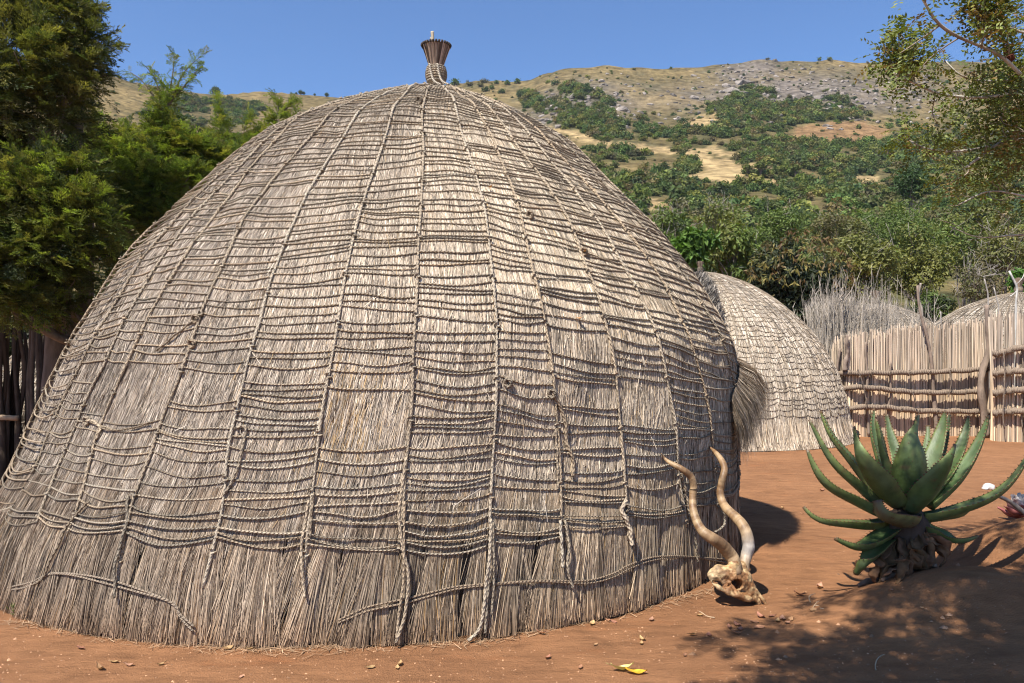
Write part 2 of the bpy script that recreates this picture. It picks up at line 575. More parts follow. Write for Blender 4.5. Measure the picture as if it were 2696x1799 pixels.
# skirt: hanging bundles down to the earth
def skirt(mb, nb, ph0, ph1, per, w0=.0026, w1=.0056):
    bp = np.sort(rng.uniform(ph0, ph1, nb))
    bl = np.clip(rng.normal(.004, .013, nb), -.025, .03)
    bend = rng.normal(0, .05, nb)
    short = rng.uniform(0, .11, nb)
    b = np.repeat(np.arange(nb), per)
    n = len(b)
    wid = (ph1 - ph0) / nb
    off = rng.normal(0, .42, n) * wid
    top = SK + rng.uniform(-.22, .25, n)
    bot = hut.L - short[b] * rng.uniform(.3, 1.3, n) - rng.random(n) ** 3 * .25 + rng.uniform(0, .03, n)
    k = 5
    tt = np.linspace(0, 1, k)
    SL = top[:, None] + (np.maximum(bot - top, .1))[:, None] * tt
    f = np.clip((SL - SK) / (hut.L - SK), 0, 1)
    squeeze = 1 - .66 * f
    PH = bp[b][:, None] + off[:, None] * squeeze + bend[b][:, None] * f * .25 + rng.normal(0, .012, n)[:, None] * tt
    LF = .004 + (bl[b] + rng.uniform(-.012, .014, n))[:, None] * f ** .8
    P3 = hut.S(PH, np.minimum(SL, hut.L - .001), LF)
    P3[..., 2] = np.maximum(P3[..., 2], -.01)
    d = unit(P3[:, -1] - P3[:, 0])
    nn = hut.nrm(PH[:, 0], SL[:, 0])
    sd = unit(np.cross(d, nn))
    roll = rng.normal(0, .7, n)
    sd = sd * np.cos(roll)[:, None] + nn * np.sin(roll)[:, None]
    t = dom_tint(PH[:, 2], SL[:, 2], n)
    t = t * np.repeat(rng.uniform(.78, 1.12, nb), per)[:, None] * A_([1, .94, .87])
    t5 = np.repeat(t[:, None], k, 1)
    soil = np.clip((SL - (hut.L - .22)) / .22, 0, 1)[..., None] * .55      # splashed earth on the lowest straw
    t5 = lerp(t5, t5 * A_([.95, .68, .48]), soil)
    nk = n
    off2 = sd[:, None] * (rng.uniform(w0, w1, n)[:, None] * np.linspace(1, .6, k) * .5)[..., None]
    v = np.stack([P3 - off2, P3 + off2], 2).reshape(-1, 3)
    bb = np.arange(nk)[:, None] * (2 * k) + 2 * np.arange(k - 1)[None]
    q = np.stack([bb, bb + 1, bb + 3, bb + 2], -1).reshape(-1, 4)
    mb.add(v, q, np.repeat(t5.reshape(-1, 3), 2, 0))


mb = MB()
skirt(mb, 300, -1.7, 1.6, 260)
skirt(mb, 110, 1.6, 2 * np.pi - 1.7, 50, .012, .02)
mb.build('skirt', M['straw'], hut_root, smooth=False, origin=ORG)

ROPE = A_([.40, .305, .205])


def rope_tint(g=1.):
    k = rng.random()
    return lerp(ROPE, A_([.355, .305, .235]), k) * rng.uniform(.65, 1.25) * g


# upright ropes: each one a part
vis_ropes = []
for i, (sl, ph) in enumerate(ALLV):
    mb = MB()
    p = hut.S(ph, sl, .0145 + .002 * np.sin(sl * 31 + i))
    tube(mb, p, .0088 + .0016 * np.sin(sl * 9 + i), 8, rope_tint(1.08), strands=3)
    # short loops where cross ropes are hitched
    for s_ in np.arange(.5, sl[-1], rng.uniform(.28, .4)):
        j = np.argmin(abs(sl - s_))
        c = hut.S(ph[j], sl[j], .014)
        th = np.linspace(0, 2 * np.pi, 9)
        t = unit(hut.S(ph[j], min(sl[j] + .05, hut.L), .014) - c)
        nn = hut.nrm(ph[j], sl[j])
        sd = np.cross(t, nn)
        q = c + .0175 * (np.cos(th)[:, None] * nn + np.sin(th)[:, None] * sd) + t * np.linspace(-.012, .012, 9)[:, None]
        tube(mb, q, .006, 5, rope_tint())
    mb.build('upright_rope', M['braid'], hut_root, origin=ORG)

# cross ropes
BARE = [(195, 835, 395, 950), (750, 915, 942, 1000), (1425, 880, 1540, 965), (1265, 765, 1400, 815), (1285, 880, 1410, 925), (400, 870, 560, 900), (620, 500, 640, 530)]
crosses = []
nV = len(ALLV)
for i in range(nV):
    a, b = ALLV[i], ALLV[(i + 1) % nV]
    sa, pa = a
    sb, pb = b
    pb = pb + (2 * np.pi if i == nV - 1 else 0)
    zend = SK + rng.uniform(-.02, .05)
    s = rng.uniform(.12, .2)
    tilt = rng.normal(0, .02)
    while s < zend:
        f = s / SK
        crosses.append((i, pa, sa, pb, sb, s, tilt, f))
        sp = lerp(.062, .060, f ** .8) * rng.lognormal(0, .34)
        if rng.random() < .12:
            sp *= .45
        s += sp
        tilt = np.clip(.75 * tilt + rng.normal(0, .016) + (.012 if 7 <= i <= 11 else 0), -.1, .1)
    for q in range(3):
        crosses.append((i, pa, sa, pb, sb, zend + .03 + q * .03, tilt, 1.05 + .06 * q))
RP = []
for (i, pa, sa, pb, sb, s, tilt, f) in crosses:
    u = np.linspace(0, 1, 15)
    s0, s1 = s - tilt * .5 * min(1, f * 1.5), s + tilt * .5 * min(1, f * 1.5)
    wid_ = abs(pb[60] - pa[60]) * hut.R(min(s, hut.L))
    sag = lerp(.002, .034, min(f, 1.1) ** 2) * rng.uniform(.4, 1.8) * min(1, wid_ / .8)
    skew = rng.uniform(.75, 1.35)
    path = lerp(s0, s1, u) + sag * 4 * u ** skew * (1 - u ** skew) + .005 * np.sin(u * rng.uniform(3, 9) + rng.uniform(0, 6))
    ph = lerp(np.interp(path, sa, pa), np.interp(path, sb, pb), u)
    p = hut.S(ph, np.clip(path, .03, hut.L), .0095 + .010 * np.clip((path - SK + .12) / .12, 0, 1))
    X, Y = proj(p)
    mx, my = X[7], Y[7]
    if any(x0 < mx < x1 and y0 < my < y1 for x0, y0, x1, y1 in BARE) and i < 13:
        continue
    front = 0 <= mx <= 2350 and i < 12
    L = np.hypot(np.diff(X), np.diff(Y)).sum() if front else 0
    RP.append((L * (1.2 if f > .6 else 1), p, .0052 if f < .5 else .0058, i))
RP.sort(key=lambda r: -r[0])
for L, p, r, i in RP[:100]:
    mb = MB()
    tube(mb, p, r * rng.uniform(.78, 1.2), 7, rope_tint(.98))
    mb.build('cross_rope', M['rope'], hut_root, origin=ORG)
mb = MB()
for L, p, r, i in RP[100:]:
    tube(mb, p, r * rng.uniform(.72, 1.2), 6, rope_tint(.98), cap=False)
o = mb.build('cross_ropes', M['rope'], hut_root, origin=ORG)
o['kind'] = 'stuff'


def surf_rope(name, pts, r, n=60, lift=.012, dbl=0., mat='braid', tint=None, strands=3, order=None):
    a = A_([Inv.at(*p) for p in pts])
    a = smooth_path(a, n)
    mb = MB()
    for d in ([0.] if not dbl else [-dbl, dbl]):
        lf = lift + .028 * np.clip((a[:, 1] - SK) / .25, 0, 1)
        sl = np.clip(a[:, 1] + d * (.7 + .5 * np.sin(np.linspace(0, 14, n))), .02, hut.L - .005)
        tube(mb, hut.S(a[:, 0], sl, lf + .004 * np.sin(np.linspace(0, 20, n))), r, 7, rope_tint() if tint is None else tint, strands=strands)
    return mb.build(name, M[mat], hut_root, origin=ORG)


surf_rope('girdle_rope', [(775, 1425), (800, 1415), (850, 1395), (930, 1375), (1000, 1357), (1060, 1345), (1150, 1338), (1240, 1333), (1340, 1335), (1400, 1320), (1440, 1300), (1500, 1282), (1580, 1280), (1660, 1288)], .0062, 120, .003, .010, 'rope', (.30, .225, .155))
surf_rope('girdle_rope', [(30, 1350), (80, 1340), (130, 1315), (200, 1320), (290, 1345), (380, 1370), (410, 1390), (420, 1410), (450, 1440)], .0062, 90, .003, .010, 'rope', (.34, .27, .2))
for pts, r in [
        ([(365, 810), (410, 770), (455, 735), (470, 722)], .009),
        ([(545, 985), (568, 978), (566, 1010), (558, 1050), (545, 1090), (530, 1118), (518, 1138)], .011),
        ([(1262, 900), (1280, 930), (1292, 970), (1300, 1020), (1312, 1060), (1311, 1095)], .016),
        ([(1272, 985), (1274, 1040), (1277, 1120)], .009),
        ([(932, 1050), (922, 1120), (918, 1180), (922, 1260), (938, 1310), (936, 1350), (928, 1410), (920, 1445), (905, 1470)], .014),
        ([(928, 1150), (924, 1250), (922, 1330), (918, 1400), (912, 1462)], .011),
        ([(1127, 1190), (1121, 1260), (1113, 1320), (1107, 1380), (1095, 1440), (1072, 1472)], .014),
        ([(1118, 1300), (1112, 1380), (1106, 1452)], .011),
        ([(1128, 1200), (1130, 1290), (1128, 1350), (1124, 1410)], .010),
        ([(1280, 1195), (1281, 1250), (1282, 1300)], .014), ([(1294, 1195), (1297, 1250), (1296, 1300), (1303, 1350)], .013),
        ([(1432, 1150), (1424, 1170), (1432, 1195), (1437, 1215), (1440, 1250)], .020),
        ([(712, 1150), (704, 1200), (698, 1260), (702, 1330), (708, 1372)], .011), ([(720, 1130), (716, 1200), (712, 1230)], .010),
        ([(300, 1140), (296, 1210), (280, 1290), (277, 1372)], .012),
        ([(210, 1150), (170, 1200), (150, 1245), (120, 1320), (98, 1340)], .010),
        ([(203, 968), (222, 970), (236, 985), (228, 1010)], .012), ([(205, 962), (250, 985), (300, 985), (350, 972)], .008),
        ([(1645, 1160), (1650, 1195), (1640, 1215), (1626, 1222)], .012), ([(1572, 1180), (1580, 1220), (1588, 1290)], .010),
        ([(1558, 1090), (1567, 1130), (1575, 1180)], .015)]:
    surf_rope('loose_rope', pts, r * .74, 40, .02)
for (x, y) in [(1265, 905), (1432, 1165), (455, 738), (445, 792), (206, 968), (1165, 440 + 440), (1212, 500), (962, 237), (1335, 584)]:
    ph_, sl_ = Inv.at(x, y)
    mb = MB()
    c = hut.S(ph_, sl_, .025)
    th = np.linspace(0, 4.5 * np.pi, 40)
    q = c + .02 * np.stack([np.cos(th), .5 * np.sin(th * .7), np.sin(th)], -1) * (1 + .25 * np.sin(th * 1.7))[:, None]
    tube(mb, q, .0085, 6, rope_tint(.9))
    mb.build('rope_knot', M['rope'], hut_root, origin=ORG)


# finial
def finial(root, top, h_scale, full=True):
    """grass topknot: bound collar, flared broom of cut straw, stick"""
    top = A_(top, float)
    s = h_scale
    mb = MB()
    zz = np.linspace(-.03, .12, 14) * s
    rr = (.084 + .016 * np.sin(np.linspace(0, np.pi, 14))) * s
    p = top + np.stack([zz * 0, zz * 0, zz], -1)
    tube(mb, p, rr, 28, (.33, .28, .21), ridge=(.07, 12, 0.))
    for k in range(7):
        th = np.linspace(0, 2 * np.pi, 40)
        z = lerp(-.02, .115, k / 6) * s
        q = top + np.stack([np.cos(th) * (.088 + .014 * math.sin(math.pi * k / 6)) * s, np.sin(th) * (.088 + .014 * math.sin(math.pi * k / 6)) * s, z + 0 * th], -1)
        tube(mb, q, .0075 * s, 6, rope_tint(1.05), cap=False)
    col = mb.build('finial_collar', M['rope'], root, origin=top)
    if full:
        surf = top
        for dx, dz in ((-.055, 0), (.02, 0)):
            mb = MB()
            q = top + A_([(dx, -.1, .12), (dx + .015, -.105, .03), (dx + .05, -.16, -.07), (dx + .12, -.24, -.13)]) * s
            tube(mb, smooth_path(q, 12), .011 * s, 6, (.42, .36, .28))
            mb.build('finial_tie', M['rope'], root, origin=top)
    n = 1500 if full else 700
    mb = MB()
    a = rng.uniform(0, 2 * np.pi, n)
    rad = np.sqrt(rng.random(n))
    r0, r1 = .064 * s * rad, .137 * s * rad
    b = top + np.stack([r0 * np.cos(a), r0 * np.sin(a), np.full(n, .11 * s)], -1)
    e = top + np.stack([r1 * np.cos(a + .15), r1 * np.sin(a + .15), (.325 + .035 * (1 - rad) + rng.normal(0, .006, n)) * s], -1)
    P3 = np.stack([b, lerp(b, e, .5) * 1.0, e], 1)
    sd = unit(np.stack([-np.sin(a), np.cos(a), 0 * a], -1) + rng.normal(0, .3, (n, 3)))
    t = straw_tints(n, np.full(n, .45)) * A_([.72, .60, .52])
    ribbons(mb, P3, sd, rng.uniform(.006, .011, n) * s * (1 if full else 1.4), t, 1.)
    mb.build('finial_broom', M['straw'], root, smooth=False, origin=top)
    if full:
        # dark burnt rim of the cut straw ends
        mb = MB()
        th = np.linspace(0, 2 * np.pi, 31)
        for x in th[:-1]:
            c0 = top + A_([.132 * math.cos(x), .132 * math.sin(x), .318]) * s
            tube(mb, np.stack([c0, c0 + A_([.012 * math.cos(x), .012 * math.sin(x), .022]) * s]), .011 * s, 5, (.07, .055, .045))
        mb.build('finial_rim', M['dry'], root, origin=top)
        mb = MB()
        q = top + A_([(-.035, -.02, .28), (-.03, -.02, .36), (-.036, -.02, .46)]) * s
        tube(mb, smooth_path(q, 14), A_(list(np.linspace(.013, .017, 14))) * s, 7, (.42, .36, .26))
        q = top + A_([(-.03, -.03, .36), (-.055, -.03, .40)]) * s
        tube(mb, q, .006 * s, 5, (.3, .26, .2))
        mb.build('finial_stick', M['bark'], root, origin=top)


apex = A_([hut.xc[0], hut.yc, hut.z[0]])
mb = MB()
n = 2600     # tuft of loose straw under the finial
a = rng.uniform(0, 2 * np.pi, n)
r0 = rng.uniform(.02, .12, n)
r1 = r0 + rng.uniform(.08, .2, n)
b = apex + np.stack([r0 * np.cos(a), r0 * np.sin(a), .07 - r0 * .35], -1)
e = apex + np.stack([r1 * np.cos(a), r1 * np.sin(a), .07 - r1 * .38 + rng.normal(0, .01, n)], -1)
ribbons(mb, np.stack([b, lerp(b, e, .5) + A_([0, 0, .01]), e], 1), unit(np.stack([-np.sin(a), np.cos(a), 0 * a], -1)), rng.uniform(.005, .009, n), straw_tints(n, np.full(n, .35)) * .8)
mb.build('crown_tuft', M['straw'], hut_root, smooth=False, origin=ORG)
finial(hut_root, P(1001, 183, hut.yc), 1.0)


# entrance hood on the right-hand side of the big hut
def hood(root, H, phc, dphi, z_lo, z_hi, out, drop, n, w, org, dark=.35):
    mb = MB()
    a = rng.random(n)
    arch = np.sin(np.pi * a) ** .7
    ph = phc + dphi * (2 * a - 1)
    z = z_lo + (z_hi - z_lo) * arch
    base = H.S(ph, H.s_at_z(z), rng.uniform(-.02, .03, n))
    rad = np.stack([np.sin(ph), -np.cos(ph), 0 * ph], -1)
    L = rng.uniform(.75, 1.08, n)
    o = (out * (.35 + .65 * arch) * L)[:, None]
    end = base + rad * o + A_([0, 0, -1.]) * (drop * (.7 + .5 * (1 - arch)) * L)[:, None] + rng.normal(0, .025, (n, 3))
    mid = lerp(base, end, .5) + rad * .03 + A_([0, 0, .02]) + rng.normal(0, .008, (n, 3))
    sd = unit(np.cross(end - base, rad) + rng.normal(0, .4, (n, 3)) * .1)
    t = straw_tints(n, np.full(n, dark)) * A_([.95, .87, .78])
    ribbons(mb, np.stack([base, mid, end], 1), sd, rng.uniform(w * .6, w, n), t)
    return mb.build('entrance_hood', M['straw'], root, smooth=False, origin=org)


hood(hut_root, hut, math.radians(90), math.radians(29), 1.28, 1.66, .29, .38, 9000, .008, ORG, .34)
# stray stalks poking out
mb = MB()
n = 70
ph = rng.uniform(-1.3, 1.1, n)
sl = rng.uniform(.6, SK, n)
b = hut.S(ph, sl, .012)
d = unit(rng.normal(0, 1, (n, 3)) + hut.nrm(ph, sl) * .25 + A_([0, 0, -.6]))
d = unit(d - hut.nrm(ph, sl) * ((d * hut.nrm(ph, sl)).sum(-1) - .12)[:, None])
L = rng.uniform(.06, .2, n)[:, None]
ribbons(mb, np.stack([b, b + d * L * .5, b + d * L], 1), unit(np.cross(d, hut.nrm(ph, sl))), rng.uniform(.0025, .005, n), straw_tints(n) * .8)
mb.build('stray_stalks', M['straw'], hut_root, smooth=False, origin=ORG)['kind'] = 'stuff'

# ---------------------------------------------------------------- the other huts
def dome(xc, yc, r, h, flat=2.25):
    zz = np.concatenate([np.linspace(0, h * .8, 12), h * A_([.86, .91, .95, .98, 1.0])])
    rr = r * np.clip(1 - (zz / h) ** flat, 0, 1) ** .62
    rr[0] = r * 1.02
    rr[-1] = .02
    return [(z, xc, q) for z, q in zip(zz, rr)]


def far_hut(xc, yc, r, h, label, nstraw, ph0, ph1, ncol, spacing, flat=2.25, fin=1.0, rope=.008, warm=1.0, sk=.58, w=.02):
    H = Hut(dome(xc, yc, r, h, flat), yc, .6, 7)
    root = empty('beehive_hut', (xc, yc, 0), label, 'hut', 'smaller grass huts around the yard')
    org = (xc, yc, 0)
    sk_s = float(H.s_at_z(sk))
    mb, m, nm, par = H.underlay('thatch', M['under'], root, .015, (.33, .28, .22), 120, 70)
    mb.build('thatch', m, root, origin=org)
    mb = MB()
    H.straws(mb, nstraw, ph0, ph1, .05, H.L - .25, .25, .5, w * .5, w, .02, lambda p, s, n: straw_tints(n, np.full(n, .16)) * A_([.82, .80, .77]) * warm * (.75 + .5 * fbm(p * 4 + 30, s * 2, 95))[:, None], .06)
    H.straws(mb, nstraw // 5, ph0, ph1, sk_s - .1, H.L - .3, .35, .55, w * .5, w, .05, lambda p, s, n: straw_tints(n, np.full(n, .10)) * A_([.90, .85, .78]) * warm, .05)
    mb.build('thatch_straw', M['straw'], root, smooth=False, origin=org)
    mb = MB()
    cols = np.linspace(ph0, ph1, ncol)
    for c in cols:
        sl = np.linspace(.15, sk_s, 40)
        tube(mb, H.S(c + .02 * np.sin(sl * 3 + c * 9), sl, .012), rope * 1.1, 4, rope_tint(.8), cap=False)
    s = .2
    while s < sk_s:
        for i in range(ncol - 1):
            u = np.linspace(0, 1, 5)
            j0, j1 = rng.normal(0, .018, 2)
            p = H.S(lerp(cols[i], cols[i + 1], u), s + lerp(j0, j1, u) + .03 * 4 * u * (1 - u) * min(1, s / 2), .010)
            tube(mb, p, rope, 4, rope_tint(.72), cap=False)
        s += spacing * rng.uniform(.75, 1.3)
    mb.build('rope_net', M['rope'], root, origin=org)
    if fin:
        finial(root, (xc, yc, H.z[0] + .03), fin, False)
    return H, root, org


H2, h2root, h2org = far_hut(4.06, 17.2, 3.0, 3.53, 'pale grass beehive hut just behind the biggest one, beside the reed fence', 42000, -1.6, 2.0, 34, .115, 2.15, .58, .009, 1.08)
far_hut(10.0, 21.9, 2.75, 3.2, 'grass hut whose top shows behind the bristling reed screen', 12000, -1.7, 1.7, 24, .13, 2.1, .9, .009, .8, .6, .03)
far_hut(13.1, 20.6, 3.35, 3.38, 'grey grass hut behind the end of the reed fence, beside a white dead branch', 16000, -1.9, 1.3, 30, .13, 2.1, 1.0, .009, .78, .6, .03)
far_hut(-5.7, 12.9, 2.6, 2.9, 'shaded grass hut tucked under the evergreen trees behind the stake fence', 12000, -1.9, 1.2, 24, .12, 2.0, 0, .009, .8, .6, .025)

# dark scalloped thatch roll over the doorway of the pale hut
mb = MB()
u = np.linspace(0, 1, 60)
pts = smooth_path([P(1604, 632, 16.2), P(1618, 646, 15.7), P(1632, 668, 15.2), P(1641, 700, 14.9), P(1648, 738, 14.75), P(1652, 775, 14.7), P(1654, 815, 14.7)], 60)
n = 7000
k = rng.integers(0, 60, n)
b = pts[k] + rng.normal(0, .045, (n, 3)) + .03 * np.abs(np.sin(k[:, None] * .7))
e = b + A_([-.10, -.06, -.20]) * rng.uniform(.5, 1.1, (n, 1)) + rng.normal(0, .04, (n, 3))
ribbons(mb, np.stack([b, lerp(b, e, .5), e], 1), unit(rng.normal(0, 1, (n, 3))), rng.uniform(.012, .025, n), straw_tints(n, np.full(n, .7)) * .5)
mb.build('entrance_hood', M['straw'], h2root, smooth=False, origin=h2org)


# ---------------------------------------------------------------- reed fences
REED = A_([(.62, .47, .30), (.54, .39, .255), (.68, .53, .36), (.44, .335, .23), (.57, .41, .27), (.36, .275, .195)])


def reeds(mb, pos, top, base, r, grey_from=.5, lean=.016, tipjit=.055, thick=1.0, greyness=1.0):
    """pos (n,2) feet, top (n) heights -> thin upright canes"""
    n = len(pos)
    k = 6
    tt = np.linspace(0, 1, k)
    z = base[:, None] + (top + rng.normal(0, tipjit, n) - base)[:, None] * tt
    x = pos[:, :1] + rng.normal(0, lean, (n, 1)) * (tt - .3) * (top - base)[:, None] + rng.normal(0, .003, (n, k))
    y = np.broadcast_to(pos[:, 1:], (n, k)) + rng.normal(0, .008, (n, 1)) * tt
    c = np.stack([x, y, z], -1)
    a = np.linspace(0, 2 * np.pi, 4, endpoint=False) + .4
    rr = (r * thick)[:, None, None] * np.linspace(1, .75, k)[None, :, None]
    v = c[:, :, None] + np.stack([rr * np.cos(a), rr * np.sin(a), np.zeros((n, k, 4))], -1)
    i = np.arange(n)[:, None, None] * (k * 4) + np.arange(k - 1)[None, :, None] * 4
    j = np.arange(4)
    j2 = (j + 1) % 4
    q = np.stack([i + j, i + j2, i + 4 + j2, i + 4 + j], -1).reshape(-1, 4)
    cap = (np.arange(n)[:, None] * (k * 4) + (k - 1) * 4 + np.arange(4)[None])
    t = REED[rng.integers(0, len(REED), n)] * rng.choice([.38, .7, .95, 1.1, 1.3], (n, 1), p=[.12, .2, .3, .25, .13])
    gr = t.mean(1, keepdims=True) * A_([1.0, .93, .86]) * .92
    f = np.clip((tt[None] * (top - base)[:, None] / 2.2 - grey_from) * 4 + rng.normal(0, .3, (n, 1)), 0, 1) * .75 * greyness
    t = lerp(t[:, None], gr[:, None], f[..., None])
    mb.add(v.reshape(-1, 3), [q, cap], np.repeat(t.reshape(-1, 3), 4, 0))


def along(poly, n):
    poly = A_(poly, float)
    d = np.concatenate([[0], np.cumsum(np.linalg.norm(np.diff(poly, axis=0), axis=1))])
    s = np.linspace(0, d[-1], n)
    return np.stack([np.interp(s, d, poly[:, i]) for i in range(poly.shape[1])], -1), s / d[-1]


def plan(pts):
    return [((px - CX) / F * Y, Y) for px, Y in pts]


def zat(py, Y):
    return EYE - (py - HY) / F * Y


def panel(mb, poly, tops, n, r=.011, depth=.05, grey=.5, g=1.0):
    p, s = along(poly, n)
    d = unit(np.gradient(p, axis=0))
    nrm = np.stack([d[:, 1], -d[:, 0]], -1)
    for layer in range(3):
        q = p + nrm * ((layer - 1) * depth * .5 + rng.normal(0, .008, (n, 1))) + d * rng.normal(0, .008, (n, 1))
        tp = np.interp(s, np.linspace(0, 1, len(tops)), tops)
        step = .03 * (vn(s * 14, s * 0, 77) - .5)
        reeds(mb, q, tp + step, np.full(n, -.03), np.full(n, r) * rng.uniform(.7, 1.2, n), grey, greyness=g)


def rail(root, pts, r=.055, name='rail', tint=(.25, .19, .138), org=None):
    p = smooth_path([P(*q) for q in pts], 60)
    p = p + .008 * np.stack([np.sin(np.linspace(0, 30, 60)), np.sin(np.linspace(2, 23, 60)), np.cos(np.linspace(0, 41, 60))], -1)
    mb = MB()
    tube(mb, p, r * (1 + .07 * np.sin(np.linspace(0, 60, 60)) + .05 * rng.normal(0, 1, 60)), 10, tint, ridge=(.08, 3, 55.))
    for k in range(3, 58, 7):
        th = np.linspace(0, 2 * np.pi, 12)
        c = p[k]
        q = c + (r * 1.12) * np.stack([.25 * np.sin(th), np.cos(th), np.sin(th)], -1)
        tube(mb, q, .009, 4, (.22, .17, .13), cap=False)
    return mb.build(name, M['braid'], root, origin=org)


def pole(root, pts, r0, r1, name='post', tint=(.23, .175, .135), org=None, n=30, wob=.02, sides=9):
    p = smooth_path([P(*q) for q in pts], n)
    ph = rng.uniform(0, 6, 3)
    p = p + wob * np.stack([np.sin(np.linspace(0, 11, n) + ph[0]), np.sin(np.linspace(0, 9, n) + ph[1]), 0 * np.linspace(0, 1, n)], -1)
    mb = MB()
    tube(mb, p, np.linspace(r0, r1, n) * (1 + .12 * np.sin(np.linspace(0, 25, n) + ph[2])), sides, tint, ridge=(.12, 3, 4.))
    return mb.build(name, M['bark'], root, origin=org)


orgA = P(2090, HY, 17)
orgA[2] = 0
fa = empty('reed_fence', orgA, 'long tan reed fence with three bound rails, standing behind the aloe', 'fence')
pa = plan([(1912, 17.6), (1924, 17.15), (1945, 16.95), (2000, 17.0), (2100, 17.15), (2200, 17.1), (2266, 17.0)])
mb = MB()
panel(mb, pa, [zat(y, 17.05) for y in (800, 792, 780, 772, 768, 766, 764, 757, 754, 752, 750, 749, 748, 745, 742, 740)], 240, .0135, g=.45)
mb.build('reed_panel', M['reed'], fa, smooth=False, origin=orgA)
rail(fa, [(1903, 858, 17.3), (1930, 857, 16.95), (1990, 856, 16.85), (2100, 855, 16.95), (2200, 851, 16.9), (2268, 847, 16.85)], org=orgA)
rail(fa, [(1921, 893, 17.05), (1960, 889, 16.82), (2010, 891, 16.85), (2080, 899, 16.93), (2150, 901, 16.93), (2258, 899, 16.85)], .057, org=orgA)
rail(fa, [(1926, 941, 16.95), (1970, 935, 16.8), (2030, 935, 16.85), (2110, 943, 16.95), (2200, 944, 16.95), (2284, 946, 16.8)], .058, org=orgA)
pole(fa, [(2266, 700, 16.75), (2267, 800, 16.75), (2257, 850, 16.75), (2252, 900, 16.7), (2262, 1004, 16.7)], .045, .085, org=orgA)
pole(fa, [(2276, 735, 16.9), (2274, 870, 16.9), (2277, 1003, 16.85)], .03, .045, org=orgA)
pole(fa, [(2108, 655, 16.95), (2114, 720, 16.95), (2128, 790, 16.98), (2143, 870, 16.98), (2147, 1000, 16.98)], .022, .045, name='leaning_stake', org=orgA)
pole(fa, [(1990, 785, 16.9), (1988, 850, 16.9), (1992, 1000, 16.9)], .025, .03, name='leaning_stake', org=orgA)
pole(fa, [(2047, 830, 16.95), (2040, 930, 16.95), (2046, 1000, 16.95)], .018, .03, name='leaning_stake', org=orgA)
pole(fa, [(1926, 800, 17.0), (1920, 900, 17.05), (1928, 1005, 17.0)], .03, .04, org=orgA)
pole(fa, [(1942, 770, 16.86), (1944, 800, 16.86), (1938, 850, 16.86)], .03, .05, name='leaning_stake', org=orgA)
for pts in ([(1968, 848, 16.7), (1980, 880, 16.7), (1990, 930, 16.72)], [(2180, 852, 16.8), (2183, 880, 16.8), (2176, 912, 16.8)], [(2094, 899, 16.8), (2102, 926, 16.8)]):
    mb = MB()
    tube(mb, smooth_path([P(*q) for q in pts], 16), .012, 5, (.2, .155, .12))
    mb.build('hanging_tie', M['rope'], fa, origin=orgA)

orgC = P(2340, HY, 15.9)
orgC[2] = 0
fc = empty('reed_fence', orgC, 'taller reed fence with four rails, at the edge past the gnarled post', 'fence')
pc = plan([(2292, 17.3), (2281, 16.6), (2279, 16.15), (2290, 16.0), (2350, 15.8), (2460, 15.6), (2560, 15.8)])
mb = MB()
panel(mb, pc, [zat(y, 16) for y in (740, 735, 728, 726, 724, 722, 720, 720)], 250, .0135, grey=.55, g=.6)
mb.build('reed_panel', M['reed'], fc, smooth=False, origin=orgC)
for ys in ((812, 797, 792), (858, 851, 848), (903, 894, 890), (949, 943, 940)):
    rail(fc, [(2278, ys[0], 15.95), (2300, ys[0] - 3, 15.86), (2350, ys[1], 15.68), (2450, ys[2], 15.5)], .062, org=orgC)
for x in (2303, 2345):
    mb = MB()
    tube(mb, smooth_path([P(x, 806, 15.75), P(x + 3, 860, 15.72), P(x - 1, 950, 15.72), P(x + 2, 985, 15.74)], 20), .012, 5, (.26, .2, .15))
    mb.build('hanging_tie', M['rope'], fc, origin=orgC)

# bristling untrimmed reed screen behind the fence
orgB = P(2000, HY, 18.6)
orgB[2] = 0
fb = empty('reed_screen', orgB, 'bristling screen of untrimmed grey reeds rising behind the reed fence', 'fence')
mb = MB()
n = 780
px = np.concatenate([rng.uniform(1872, 1935, 290), rng.uniform(1920, 2050, 400), rng.uniform(2030, 2165, 90)])
Yp = 18.6 + rng.normal(0, .12, n)
hi = np.interp(px, [1865, 1880, 1920, 1980, 2040, 2100, 2170], [775, 708, 690, 692, 702, 712, 748])
hi = hi - np.where(rng.random(n) < .2, rng.uniform(0, 75, n), rng.normal(0, 9, n))
tops = EYE - (hi - HY) / F * Yp
foot = np.stack([(px - CX) / F * Yp, Yp], -1)
k = 6
tt = np.linspace(0, 1, k)
ln = rng.normal(-.03, .07, n)[:, None]
P3 = np.stack([foot[:, :1] + ln * tops[:, None] * tt + .12 * rng.normal(0, 1, (n, 1)) * tt ** 2, foot[:, 1:] + .04 * tt, tops[:, None] * tt], -1)
t = REED[rng.integers(0, 6, n)].mean(1, keepdims=True) * A_([1.15, 1.0, .82]) * rng.uniform(.6, 1.25, (n, 1))
for roll in (0, 1.5):
    sd = np.broadcast_to(A_([math.cos(roll), math.sin(roll), 0]), (n, 3))
    ribbons(mb, P3, sd, rng.uniform(.010, .019, n), t, .3)
n2 = 1500      # fine side twigs
i = rng.integers(0, n, n2)
f = rng.uniform(.55, .98, n2)[:, None]
b = lerp(P3[i, 3], P3[i, 5], f)
e = b + np.stack([rng.normal(0, .07, n2), rng.normal(0, .03, n2), rng.uniform(.08, .3, n2)], -1)
ribbons(mb, np.stack([b, lerp(b, e, .5), e], 1), np.broadcast_to(A_([1., 0, 0]), (n2, 3)), rng.uniform(.007, .013, n2), t[i], .4)
mb.build('reeds', M['reed'], fb, smooth=False, origin=orgB)
